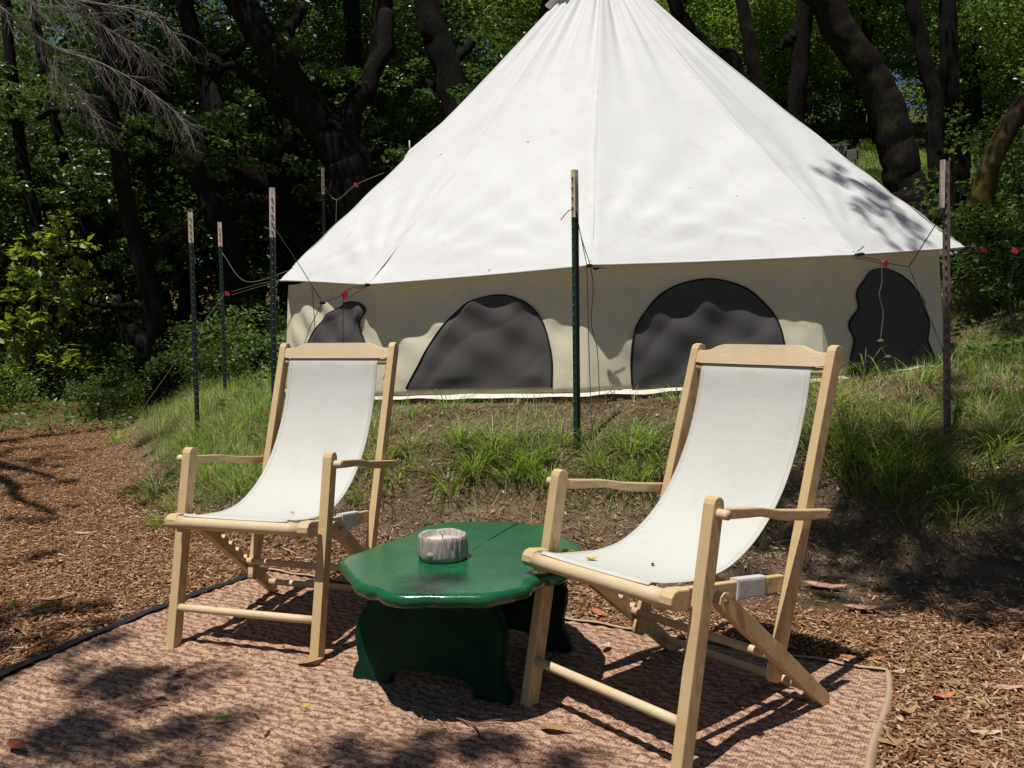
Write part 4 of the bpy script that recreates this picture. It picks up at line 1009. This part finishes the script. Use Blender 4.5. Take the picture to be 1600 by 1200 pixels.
# darker leafy masses close on the right
sp = [(9.2, 13.6, 4.2, 3, .85), (10.2, 12.8, 5, 3, 1.0), (8.0, 10.6, 3.0, 2, .62)]
woodland('small_oak', ['dark small oaks at the right edge'], sp, CR_D, M_BARK, 'dark small oaks at the right edge', 29, (11, 13))
for u, v, Y, s, lab in ((1570, 410, 9.3, .9, 'dark bush behind the two red tensioners at the right edge'), (1610, 380, 9.6, 1.2, 'large dark bush cut by the right edge above the red tensioners'), (1510, 400, 10.0, .55, 'low dark bush right of the rusty post'),
        (1610, 440, 8.9, 1.0, 'bush at the right edge below the red tensioners'), (1585, 335, 10.8, .9, 'bush at the foot of the golden mossy trunk'), (1520, 350, 10.6, .45, 'small bush in front of the broken stump'), (1452, 352, 10.6, .32, 'tiny bush at the foot of the wavy trunk'),
        (1555, 450, 8.8, .6, 'low bright bush between the rusty post and the hanging black cord'), (1610, 290, 11.2, 1.2, 'tall bush behind the golden mossy trunk'), (1366, 245, 18, .55, 'round sunlit bush beside the pale crate up the slope'),
        (1270, 215, 22, 1.4, 'wide bush behind the grey wooden frame'), (1230, 200, 23, 1.6, 'bush just above the right slope of the tent roof')):
    p = P(u, v, Y); bush(lab, (p.x, p.y), s, M_BUSH[int(s * 20) % 2], group='bushes on the right slope')
# broken stump, fallen log
b = P(1500, 330, 9.9); g = tz(b.x, b.y)
st = [P(1502, 345, 9.9), P(1500, 310, 9.9), P(1498, 285, 9.9), P(1506, 258, 9.9), P(1513, 236, 9.9)]; st[0].z = min(st[0].z, g - .05)
V, Q, T = tube_arrays(smooth_path(st, 4), np.interp(np.linspace(0, 1, 17), [0, .5, .8, 1], [.15, .105, .06, .015]), 11, .35, 3)
tag(obj('tree_stump', npmesh('tree_stump', V, Q, T, M_BARK, True)), 'broken dark stump with a pointed top beside the rusty post', 'stump')
V, Q, T = tube_arrays(smooth_path([P(1400, 352, 10.2), P(1430, 342, 10.1), P(1465, 338, 10.0), P(1500, 345, 9.9)], 6), np.linspace(.07, .11, 19), 11, .25, 8)
tag(obj('fallen_log', npmesh('fallen_log', V, Q, T, M_BARKR, True)), 'mossy fallen log lying at the foot of the leaning trunk', 'log')

# far grey wooden frame and planks, pale crate on the sunny slope
M_GREYW = wood_material('grey_weathered_wood', (.22, .21, .19), (.12, .11, .10), (3, 3, 30), .85)
fb = on_ground(1315, 264); Yf = fb.y
fr = thing('grey_wooden_frame', 'small grey wooden frame with low planks far up the sunny slope', 'frame', (P(1315, 247, Yf).x, Yf, P(1315, 247, Yf).z))
def lb(name, u0, v0, u1, v1, th, w_=.08):
    a, b = P(u0, v0, Yf) - fr.location, P(u1, v1, Yf) - fr.location; bm = bmesh.new(); d = b - a
    box_bm(bm, (a + b) / 2, (d.length, .08, th), Matrix.Rotation(-math.atan2(d.z, d.x), 3, 'Y')); bm_obj(name, bm, M_GREYW, fr, bevel=.004, seg=1)
lb('crossbar', 1290, 228, 1322, 227, .05); lb('upright', 1293, 228, 1294, 270, .05); lb('upright', 1320, 227, 1320, 268, .05)
lb('plank', 1302, 243, 1340, 237, .10); lb('plank', 1302, 251, 1340, 245, .10); lb('upright', 1339, 234, 1339, 268, .05)
for q in range(4): lb('slat', 1296 + q * 6, 231, 1296 + q * 6, 246, .03)
pg = on_ground(1380, 248); pc = P(1380, 240, pg.y); bm = bmesh.new(); box_bm(bm, (0, 0, .0), (.20, .2, .13)); box_bm(bm, (-.07, 0, .09), (.05, .05, .06)); o = bm_obj('wooden_crate', bm, M_WOOD2, bevel=.02); o.location = pc
tag(o, 'small pale pinkish wooden crate in the grass left of the leaning trunk', 'crate')

# ---- trees overhead that cast the dappled shade (outside the frame: above, left, right)
def shade_tree(name, label, trunk, rad, reach, leaf, crowns, sprays=()):
    lim = [([Vector(trunk[-1]), (Vector(trunk[-1]) + Vector(e)) / 2 + Vector((0, 0, .4)), Vector(e)], rad[-1] * .6, .03) for e in reach]
    t = make_tree(name, label, 'tree', [Vector(p) for p in trunk], rad, M_BARK, lim, crowns, leaf)
    for i, (x, y, z, s) in enumerate(sprays): put(SPRAY[i % 2], 'leaf_spray', t, (x, y, z), s)['kind'] = 'stuff'
    return t
def above(x, y, z, h): return (x - .213 * (h - z), y - .262 * (h - z), h)
spr = []
for (x, y, z, h, s) in [(-.15, 2.22, 0, 7.0, .6), (.12, 2.05, 0, 7.2, .6), (-.42, 2.15, 0, 7.0, .55), (.35, 2.1, 0, 7, .4), (-.55, 2.3, 0, 7, .25), (-1.55, 2.75, 0, 6.5, .8), (-1.8, 3.05, 0, 6.5, .6), (-1.95, 3.5, 0, 6.6, .5), (-2.4, 3.2, 0, 6.6, .8), (-1.1, 2.45, 0, 6.5, .5), (-1.9, 3.25, 0, 5.6, .4), (-1.3, 2.4, 0, 5.6, .45), (-2.2, 3.6, 0, 5.8, .5), (-.9, 1.9, 0, 6, .5), (.5, 1.9, 0, 6, .4)]:
    spr.append((*above(x, y, z, h), s))
shade_tree('overhanging_oak', 'tall oak standing behind the viewer, its boughs reaching over the rug', [(-4.6, -1.2, -.1), (-4.3, -.9, 3), (-3.6, -.2, 5.6)], [.3, .24, .18], [s[:3] for s in spr[::2]], CR_D, [], spr)
spr = []
for (x, y, z, h, s) in [(1.5, 4.25, .1, 8, .8), (1.75, 3.8, 0, 8, .6), (2.15, 4.1, .1, 8.2, 1.0), (2.5, 3.7, 0, 8.2, .9), (1.15, 4.15, .1, 8, .5), (2.3, 4.3, .3, 8.2, .6), (1.7, 4.6, .3, 8.1, .6), (3.0, 3.9, .2, 8.2, .8), (2.0, 3.55, 0, 8, .5), (2.75, 3.35, 0, 8, .7), (3.1, 3.7, 0, 8, .8), (2.6, 4.1, .2, 8.3, .9), (1.9, 4.3, .2, 8.4, .7), (1.25, 4.5, .3, 7.4, .3), (2.7, 4.0, .2, 7.2, .6), (2.0, 4.6, .5, 7.5, .4), (2.7, 5.0, .6, 7.3, .6), (3.1, 5.6, .7, 7.6, .6), (1.9, 3.3, 0, 7, .3),
                        (3.0, 6.75, 2.0, 9.0, .55), (2.6, 6.7, 2.2, 9.2, .42), (3.35, 7.0, 1.9, 9.0, .6), (2.75, 6.25, 1.8, 9.1, .35), (3.2, 6.4, 1.8, 9, .4), (3.5, 5.2, .7, 7.4, .7), (3.9, 6.2, .8, 7.5, .7)]:
    spr.append((*above(x, y, z, h), s))
shade_tree('overhanging_oak', 'tall oak outside the right edge, its boughs shading the bank and tent corner', [(5.4, 2.6, .1), (5.2, 2.8, 3.5), (4.2, 3.4, 6.4)], [.3, .24, .18], [s[:3] for s in spr[::3]], CR_D, [(*above(6.2, 9.0, 1.5, 8.2), 1.0), (*above(5.4, 7.6, 1, 8.2), .62), (*above(7.6, 8.5, 1.5, 8.6), 1.0)], spr)
cr = [(*above(x, y, 0, h), s) for x, y, h, s in ((-8.4, 13.6, 8, .8), (-4.2, 12.4, 8.2, .9), (-8.5, 10.2, 8, .9), (-9.5, 13, 8, 1.2), (-2.2, 13.0, 8.2, .9))]
spr = [(*above(x, y, 0, h), s) for x, y, h, s in ((-5.2, 8.9, 7, .9), (-6.6, 9.2, 7, .9), (-4.3, 8.2, 7, .5), (-3.6, 6.9, 7, .4), (-5.4, 7.8, 7, 1.1), (-2.6, 6.2, 7, .5), (-4.2, 7.4, 7.1, .7), (-3.2, 7.9, 7.2, .5), (-4.0, 5.6, 7, .7), (-3.0, 5.6, 7, .35), (-4.6, 6.6, 7.2, .6), (-2.6, 4.6, 7.2, .3), (-3.6, 5.0, 7.0, .5), (-7.0, 8.0, 7.2, 1.2), (-7.6, 10.0, 7.2, 1.0), (-4.0, 10.6, 7.4, .8))]
shade_tree('overhanging_oak', 'tall oak outside the left edge, its boughs shading the mulch path', [(-8.6, 6.4, -.1), (-8.3, 6.6, 3.4), (-7.4, 7.2, 6.2)], [.32, .26, .18], [s[:3] for s in spr[::3]], CR_D, cr, spr)

# ------------------------------------------------------------------ mulch chips, grass, litter
def chips():
    n = 330000; r = RNG
    # more chips close to the viewer
    y = 1.7 + (11.5 - 1.7) * r.random(n) ** 1.75; x = (r.random(n) * 2 - 1) * (y * .62 + .4)
    d = foot_d(x, y); keep = (d < .10 + .1 * r.random(n)) & ~((x > .5) & (d > -.42 - .25 * r.random(n) ** 2 + .2 * (vnoise(x, y, 2.0, 44) - .5)) & (r.random(n) > .06))
    # rug area off
    nx, ny = RB.x - RA.x, RB.y - RA.y
    behind = ((x - RA.x) * ny - (y - RA.y) * nx) < -.02 * 0
    left = (x - RA.x) * (-3.9) - (y - RA.y) * (-1.54)
    lx = np.interp(y, [.35, 4.26], [-2.75, -1.21]) - .09; rx = np.interp(y, [.35, 2.915], [.0, 1.255]) + .02
    fy = RA.y + (x - RA.x) * ny / nx
    inside = (x > lx) & (y < fy + .02) & (x < np.where(y < 2.915, rx, 9))
    inside &= ~(r.random(n) < .0015)
    keep &= ~inside; x, y = x[keep][:125000], y[keep][:125000]; n = len(x); print('chips', n)
    z = terrain(x, y) + .001 + .020 * r.random(n)
    Ln = .005 + .022 * r.random(n) ** 2.6; Wd = .0012 + .0036 * r.random(n) ** 1.5; th = r.random(n) * 2 * np.pi; tilt = (r.random(n) - .5) * .7
    big = r.random(n) < .03; Ln = np.where(big, Ln * 1.9, Ln)
    ax = np.stack([np.cos(th) * np.cos(tilt), np.sin(th) * np.cos(tilt), np.sin(tilt)], 1); sd = np.stack([-np.sin(th), np.cos(th), (r.random(n) - .5) * .8], 1); up = np.cross(ax, sd)
    c = np.stack([x, y, z], 1); A = ax * Ln[:, None]; B = sd * Wd[:, None]; U = up * (.0012 + .002 * r.random(n))[:, None]
    V = np.stack([c - A - B, c - A * .9 + B, c + A + B * .8, c + A * .95 - B, c - A - B + U, c - A * .9 + B + U, c + A + B * .8 + U, c + A * .95 - B + U], 1).reshape(-1, 3)
    b = np.arange(n)[:, None] * 8
    Q = np.concatenate([b + np.array([q]) for q in ((4, 7, 6, 5), (0, 4, 5, 1), (2, 6, 7, 3), (3, 7, 4, 0), (1, 5, 6, 2))])
    o = obj('wood_chips', npmesh('wood_chips', V, Q, None, M_CHIP)); o['kind'] = 'stuff'; tag(o, 'loose tan bark and wood chip mulch covering the ground', 'mulch')
chips()
def flat_leaves(name, n, region, mat_, size, label, cat):
    r = RNG; x, y = region(n, r); n = len(x); z = terrain(x, y) + .004 + .012 * r.random(n); th = r.random(n) * 6.28
    g = .02; gx = (terrain(x + g, y) - terrain(x - g, y)) / (2 * g); gy = (terrain(x, y + g) - terrain(x, y - g)) / (2 * g)
    nrm = np.stack([-gx, -gy, np.ones(n)], 1) + r.normal(size=(n, 3)) * .35; nrm /= np.linalg.norm(nrm, axis=1)[:, None]
    a = np.stack([np.cos(th), np.sin(th), 0 * th], 1); a -= nrm * (a * nrm).sum(1)[:, None]; a /= np.linalg.norm(a, axis=1)[:, None]; s_ = np.cross(nrm, a)
    S = size * (.5 + r.random(n)); c = np.stack([x, y, z], 1); A = a * S[:, None]; B = s_ * (S * (.25 + .15 * r.random(n)))[:, None]; U = nrm * (S * .15)[:, None]
    V = np.stack([c - A, c + B + U, c + A + U * .5, c - B + U, c], 1).reshape(-1, 3); b = np.arange(n)[:, None] * 5
    T = np.concatenate([b + np.array([t]) for t in ((0, 1, 4), (1, 2, 4), (2, 3, 4), (3, 0, 4))])
    o = obj(name, npmesh(name, V, None, T, mat_)); o['kind'] = 'stuff'; tag(o, label, cat)
def bankreg(n, r):
    y = 3.6 + 9 * r.random(n) ** 1.3; x = (r.random(n) * 2 - 1) * (y * .62 + .4); d = foot_d(x, y); rt = np.hypot(x - .905, y - 8.65)
    k = (d > -.35) & (rt > 3.06); return x[k], y[k]
flat_leaves('leaf_litter', 30000, bankreg, M_LITTER, .013, 'brown dead leaf litter and twigs scattered over the bank', 'leaf litter')

def blades(name, x, y, z, ln, wd, lean, az, curl, mat_, label, cat):
    n = len(x); az2 = az; dx, dy = np.cos(az2), np.sin(az2); px, py = -dy, dx; c = np.stack([x, y, z], 1); V = []
    for f, wf in ((0, 1.0), (.38, .9), (.72, .62)):
        hz = lean * f * ln + curl * ln * f ** 2.3; up = ln * (f * (1 - .25 * lean) - curl * .55 * f ** 3)
        m = np.stack([c[:, 0] + dx * hz, c[:, 1] + dy * hz, c[:, 2] + up], 1); o_ = np.stack([px * wd * wf, py * wd * wf, 0 * px], 1); V += [m - o_, m + o_]
    f = 1.0; hz = lean * ln + curl * ln; up = ln * ((1 - .25 * lean) - curl * .55); V.append(np.stack([c[:, 0] + dx * hz, c[:, 1] + dy * hz, c[:, 2] + up], 1))
    V = np.stack(V, 1).reshape(-1, 3); b = np.arange(n)[:, None] * 7
    Q = np.concatenate([b + np.array([[0, 1, 3, 2]]), b + np.array([[2, 3, 5, 4]])]); T = b + np.array([[4, 5, 6]])
    o = obj(name, npmesh(name, V, Q, T, mat_)); o['kind'] = 'stuff'; tag(o, label, cat); return o
def grass():
    r = RNG; X = []; Y = []; LN = []; LE = []; AZ = []; CU = []; WD = []
    def add(x, y, ln, lean, az, curl, wd): X.append(x); Y.append(y); LN.append(ln); LE.append(lean); AZ.append(az); CU.append(curl); WD.append(wd)
    # 1 general turf by density map
    n = 230000; y = 4.2 + 9.5 * r.random(n) ** 1.25; x = (r.random(n) * 2 - 1) * (y * .62 + .3)
    d = foot_d(x, y); rt = np.hypot(x - .905, y - 8.65)
    dens = sstep(.10, .7, d) * (.18 + .82 * sstep(.42, .70, vnoise(x, y, 1.7, 6) * .6 + vnoise(x, y, 5, 7) * .4))
    midbare = ((x > -.7) & (x < 1.2) & (d > .9)); dens = np.where(midbare, dens * .35, dens)
    rightb = (x > 1.3) & (d < .75); dens = np.where(rightb, dens * .12, dens)
    leftp = (x < -1.2) & (d > .15); dens = np.where(leftp, np.maximum(dens, .9 * sstep(.12, .4, d)), dens)
    dens = np.where((x < -1) & (y > 9.5), dens * .35, dens)
    dens = np.where(rt < 3.03, 0, dens); dens *= sstep(13.5, 10, y) * .7 + .3
    k = r.random(n) < dens * .78; x, y = x[k], y[k]; n = len(x)
    add(x, y, .045 + .13 * r.random(n) ** 1.6 + .03 * (x < -1.2), r.random(n) * .7, r.random(n) * 6.28, r.random(n) * .45, .0013 + .0012 * r.random(n))
    # 2 arching tussocks
    cpx = [(560 + 0, 0)]
    spots = []
    for (u, v, nb, ls, sp_) in [(770, 700, 90, .26, .09), (740, 730, 80, .26, .09), (800, 740, 80, .24, .09), (720, 690, 60, .22, .08), (830, 720, 70, .24, .10), (860, 750, 70, .22, .1), (700, 760, 50, .20, .08), (930, 720, 50, .2, .08), (985, 700, 60, .24, .09), (1010, 690, 60, .24, .09), (960, 760, 50, .18, .08),
                                (640, 700, 50, .18, .1), (620, 740, 40, .18, .1), (880, 690, 40, .18, .08), (1040, 720, 50, .2, .1), (1000, 740, 60, .22, .1), (640, 650, 30, .16, .12), (700, 640, 26, .2, .12), (1280, 690, 60, .22, .12), (1330, 700, 90, .26, .14), (1380, 720, 110, .28, .16), (1430, 700, 90, .26, .16), (1350, 750, 80, .26, .14), (1400, 770, 80, .26, .14), (1460, 760, 80, .26, .15), (1520, 740, 90, .26, .16), (1570, 700, 90, .26, .18), (1500, 800, 60, .24, .14), (1440, 810, 50, .22, .12), (1290, 650, 50, .2, .12), (1340, 640, 50, .2, .14), (1420, 650, 60, .2, .14), (1560, 780, 60, .24, .16), (1300, 730, 50, .22, .1), (1540, 640, 50, .2, .16),
                                (300, 700, 90, .26, .16), (330, 740, 110, .26, .16), (370, 760, 90, .24, .14), (240, 770, 80, .22, .14), (280, 790, 70, .2, .12), (230, 650, 70, .26, .18), (180, 690, 60, .2, .14), (350, 690, 80, .26, .16), (390, 650, 80, .26, .18), (300, 640, 80, .26, .2), (350, 610, 70, .28, .2), (400, 600, 70, .28, .2), (260, 620, 60, .28, .2), (570, 770, 40, .18, .1), (590, 720, 50, .2, .1), (420, 760, 60, .24, .12), (250, 820, 50, .14, .1), (300, 830, 40, .14, .1),
                                (745, 600, 14, .16, .1), (820, 612, 12, .14, .1), (960, 612, 22, .2, .12), (1290, 600, 14, .3, .03), (1352, 592, 12, .34, .03), (1385, 598, 10, .26, .04)]:
        p = on_ground(u, v); spots.append((p.x, p.y, nb, ls, sp_))
    for _ in range(150):                                   # scattered ones over bank and beyond
        yy = 4.6 + 8 * r.random(); xx = (r.random() * 2 - 1) * (yy * .62); dd = float(foot_d(np.array(xx), np.array(yy)))
        if dd < .4 or math.hypot(xx - .905, yy - 8.65) < 3.2: continue
        if xx > 1.2 and dd < .9: continue
        spots.append((xx, yy, int(20 + 30 * r.random()), .14 + .12 * r.random(), .12))
    for (cx_, cy_, nb, ls, sp_) in spots:
        m = int(nb * 1.5); a = r.random(m) * 6.28; rad = sp_ * r.random(m) ** .7
        # arching mostly downhill (towards the viewer)
        az = np.arctan2(np.sin(a) - .55, np.cos(a)); 
        add(cx_ + np.cos(a) * rad, cy_ + np.sin(a) * rad, ls * (.55 + .65 * r.random(m)), .25 + .5 * r.random(m), az, .35 + .5 * r.random(m), .0017 + .0016 * r.random(m))
    # 3 sunny slope beyond the tent on the right
    n = 60000; yy = 10 + 12 * r.random(n) ** 1.2; xx = 2.2 + (yy * .62 - 2.0) * r.random(n); k = (np.hypot(xx - .905, yy - 8.65) > 3.4); xx, yy = xx[k], yy[k]; n = len(xx)
    add(xx, yy, .08 + .11 * r.random(n), r.random(n) * .6, r.random(n) * 6.28, r.random(n) * .4, .0035 + .002 * r.random(n))
    x, y = np.concatenate(X), np.concatenate(Y); rt = np.hypot(x - .905, y - 8.65); keep = rt > 3.03
    arrs = [np.concatenate(q)[keep] for q in (LN, WD, LE, AZ, CU)]; x, y = x[keep], y[keep]
    blades('grass', x, y, terrain(x, y) - .005, *arrs, M_GRASS, 'green grass blades and arching tussocks on the bank around the tent', 'grass')
grass()
def thatch():
    r = RNG; n = 90000; y = 4.0 + 8 * r.random(n) ** 1.4; x = (r.random(n) * 2 - 1) * (y * .62 + .3); d = foot_d(x, y); rt = np.hypot(x - .905, y - 8.65)
    k = (d > .05) & (rt > 3.06) & (r.random(n) < .35 + .65 * vnoise(x, y, 2.2, 31)); x, y = x[k], y[k]; n = len(x)
    blades('dry_thatch', x, y, terrain(x, y) + .002, .03 + .07 * r.random(n), .0009 + .0012 * r.random(n), .85 + .25 * r.random(n), r.random(n) * 6.28, .5 + .6 * r.random(n), M_STRAW, 'dry straw coloured dead grass lying over the soil of the bank', 'dead grass')
M_STRAW = leaf_material('dry_straw', [(0, (.10, .065, .035)), (.4, (.22, .155, .085)), (.75, (.38, .29, .17)), (1, (.52, .43, .27))], .8, .1, .15)
thatch()
def cover():
    r = RNG; n = 34000; y = 5.2 + 8.5 * r.random(n); x = (r.random(n) * 2 - 1) * (y * .62 + .3); d = foot_d(x, y); rt = np.hypot(x - .905, y - 8.65)
    dn = vnoise(x, y, 1.1, 12) * .6 + vnoise(x, y, 4, 13) * .4
    k = (rt > 3.15) & (((x > 3.6) & (d > .9)) | ((x < -1.4) & (d > .6) & (dn > .5)) | ((x < -3) & (y > 9.8))) & (dn > .36) & (x > -9)
    x, y = x[k], y[k]; n = len(x); c = np.stack([x, y, terrain(x, y) + .02 + .16 * r.random(n) * (dn[k])], 1)
    ax = r.normal(size=(n, 3)); ax[:, 2] *= .4; ax /= np.linalg.norm(ax, axis=1)[:, None]; sd = np.cross(ax, np.array([0, 0, 1.]) + r.normal(size=(n, 3)) * .4); sd /= np.linalg.norm(sd, axis=1)[:, None]
    s = .022 + .03 * r.random(n); A = ax * s[:, None]; B = sd * (s * .42)[:, None]
    V = np.stack([c - A, c + B, c + A, c - B], 1).reshape(-1, 3); b = np.arange(n)[:, None] * 4; T = np.concatenate([b + np.array([[0, 1, 2]]), b + np.array([[0, 2, 3]])])
    o = obj('ground_cover', npmesh('ground_cover', V, None, T, M_COVER)); o['kind'] = 'stuff'; tag(o, 'low broad leafed ground cover plants in the shade', 'ground cover')
cover()

# ------------------------------------------------------------------ single fallen leaves, sticks
def leaf_mat(name, c):
    m = mat(name, c, .6, .3); n = tex(m, 40, 4, .6, coords(m)); L(m, ramp(m, n.outputs[0], [(.3, tuple(x * .6 for x in c)), (.65, c)]).outputs[0], pb(m).inputs['Base Color']); return m
LM = {'tan': leaf_mat('tan_dry_leaf', (.42, .24, .12)), 'pink': leaf_mat('pinkish_dry_leaf', (.52, .30, .22)), 'pale': leaf_mat('pale_dry_leaf', (.62, .46, .30)), 'green': leaf_mat('fresh_green_leaf', (.10, .28, .03)),
      'yellow': leaf_mat('yellow_leaf', (.62, .52, .05)), 'brown': leaf_mat('rust_brown_leaf', (.26, .09, .04)), 'orange': leaf_mat('orange_brown_leaf', (.50, .19, .08))}
def fallen(u, v, length, ang, col, label, width=.36, z=None, curl=.25, at=None):
    p = at if at is not None else (on_ground(u, v) if z is None else gnd(u, v, z))
    n = 12; V = []
    for i in range(n + 1):
        f = i / n; wd = length * width * .5 * math.sin(math.pi * f ** .85) ** .8 * (1 - .15 * f); x = (f - .5) * length
        zc = curl * length * (2 * f - 1) ** 2 * .35
        for s_ in (-1, -.5, 0, .5, 1): V.append((x, wd * s_, zc + .004 + curl * abs(s_) ** 1.5 * wd * .7 + .0012 * math.sin(i * 1.9 + s_ * 3)))
    me = npmesh('fallen_leaf', V, grid_faces(n + 1, 5), None, LM[col], True); o = obj('fallen_leaf', me); o.location = (p.x, p.y, p.z + (.014 if z is None and at is None else .001)); o.rotation_euler = (ARR.uniform(-.12, .12), ARR.uniform(-.12, .12), math.radians(ang))
    sm = o.modifiers.new('t', 'SOLIDIFY'); sm.thickness = .0009
    return tag(o, label, 'leaf', 'fallen leaves')
rz_ = .021
fallen(84, 942, .13, 25, 'tan', 'long curved tan leaf on the mulch left of the left chair')
fallen(64, 953, .06, -35, 'green', 'dark green leaf touching the long tan leaf on the mulch')
fallen(20, 948, .05, -20, 'green', 'small green leaf at the left edge of the mulch')
fallen(250, 1088, .062, -30, 'pale', 'pale cream leaf lying on the left part of the rug', .5, rz_)
fallen(349, 1124, .068, 5, 'green', 'bright green leaf lying on the rug', .36, rz_)
fallen(26, 1168, .09, -40, 'brown', 'rust brown leaf in the bottom left shade on the rug', .5, rz_)
fallen(484, 1034, .11, -8, 'tan', 'tan leaf trapped under the front foot of the left chair', .3, rz_)
fallen(307, 1147, .035, 70, 'pale', 'tiny pale leaf near the bright green one on the rug', .3, rz_)
fallen(478, 1105, .03, 20, 'yellow', 'small yellow green leaf on the rug in front of the left chair', .5, rz_)
fallen(1352, 957, .16, -12, 'pink', 'large pinkish leaf on the bare earth right of the right chair', .42)
fallen(1290, 922, .19, -25, 'pink', 'long faded leaf half buried in earth above the large pinkish one', .3)
fallen(1418, 978, .06, -30, 'pale', 'crumpled pale leaf right of the large pinkish one')
fallen(1372, 1036, .06, 10, 'orange', 'orange brown leaf behind the right rug corner', .45)
fallen(1330, 1035, .08, -5, 'orange', 'reddish leaf lying across the right rug corner shadow', .4)
fallen(1348, 1050, .075, -20, 'pale', 'straw coloured leaf on the right rug corner', .3)
fallen(1418, 1122, .10, 35, 'tan', 'upturned tan leaf on the mulch right of the rug', .3, None, .6)
fallen(1568, 1083, .13, -22, 'pink', 'long pinkish leaf near the right edge on the mulch', .32)
fallen(1475, 1098, .10, 20, 'orange', 'folded brown leaf on the mulch beyond the upturned tan one', .35, None, .5)
fallen(1400, 1170, .12, 8, 'tan', 'broad tan leaf on the mulch at the bottom right', .4)
fallen(1540, 1155, .10, 5, 'pale', 'pale yellowish leaf at the bottom right of the mulch', .35)
fallen(1405, 1060, .06, 30, 'pale', 'small pale curled leaf beside the rug corner', .5, None, .6)
fallen(947, 1012, .06, 62, 'pale', 'upright pale leaf on the rug behind the right chair', .5, rz_, .5)
fallen(938, 965, .10, -55, 'orange', 'reddish brown leaf seen under the right chair', .42)
fallen(868, 1140, .10, -15, 'tan', 'tan leaf beside the front foot of the right chair', .35, rz_)
fallen(238, 815 - 25, .06, 50, 'yellow', 'pale yellow leaf on the bare edge of the left bank', .4)
fallen(135, 838, .16, -8, 'pink', 'long pinkish bark coloured leaf on the path left of the bank', .3)
fallen(345, 820, .13, -15, 'pink', 'pinkish dry leaf behind the left chair front leg', .4)
fallen(70, 884, .12, 10, 'tan', 'narrow tan leaf on the mulch path above the long curved one', .22)
fallen(45, 1000, .10, -30, 'tan', 'thin tan bark strip on the mulch near the rug edge', .16)
fallen(1590, 880, .12, 70, 'pale', 'pale straw leaf at the right edge below the grass', .3)
fallen(1215, 640, .10, 40, 'tan', 'dry tan leaf behind the top of the right chair', .4)
# yellow leaf on the seat of the right chair, laid into the canvas
def chair_pt(ch, x, s, z): return ch.matrix_basis @ Vector((x, s, z))
fallen(0, 0, .042, 30, 'yellow', 'curled yellow leaf lying on the canvas seat of the right chair', .5, 0, .5, chair_pt(chR, -.12, .10, .490))
fallen(0, 0, .022, 80, 'brown', 'tiny brown leaf bit on the canvas seat of the right chair', .5, 0, .3, chair_pt(chR, .02, .22, .482))
fallen(0, 0, .018, 10, 'brown', 'tiny brown leaf bit near the middle of the left chair canvas', .4, 0, .3, chair_pt(chL, .08, .24, .482))
M_STICK = mat('brown_twig', (.16, .09, .05), .85, .2)
def stick(pts, label, r=.003):
    q = [gnd(u, v, rz_ + .002) if z is None else on_ground(u, v) + Vector((0, 0, .024)) for u, v, z in pts]; o0 = q[0]
    V, Q, T = tube_arrays([a - o0 for a in smooth_path(q, 4)], r, 6, .1); o = obj('twig', npmesh('twig', V, Q, T, M_STICK, True)); o.location = o0; tag(o, label, 'twig', 'loose twigs')
stick([(208, 1108, None), (232, 1100, None), (260, 1094, None)], 'short dark twig beside the pale cream leaf on the rug')
stick([(710, 1120, None), (740, 1133, None), (750, 1150, None)], 'forked twig lying on the rug in front of the table')
stick([(742, 1130, None), (765, 1126, None), (785, 1124, None)], 'thin twig crossing the forked one on the rug', .002)
stick([(1162, 1095 + 12, None), (1150, 1080 + 14, None), (1195, 1072, None), (1240, 1070, None)], 'crooked twig by the rear foot of the right chair')
stick([(18, 985, 1), (40, 996, 1), (62, 1004, 1)], 'tan stick on the mulch at the left', .006)
stick([(1465, 1135, 1), (1485, 1160, 1), (1515, 1172, 1)], 'pale stick on the mulch at the bottom right', .005)
stick([(1530, 1028, 1), (1560, 1048, 1)], 'thin straw stick on the shaded mulch at the right', .004)
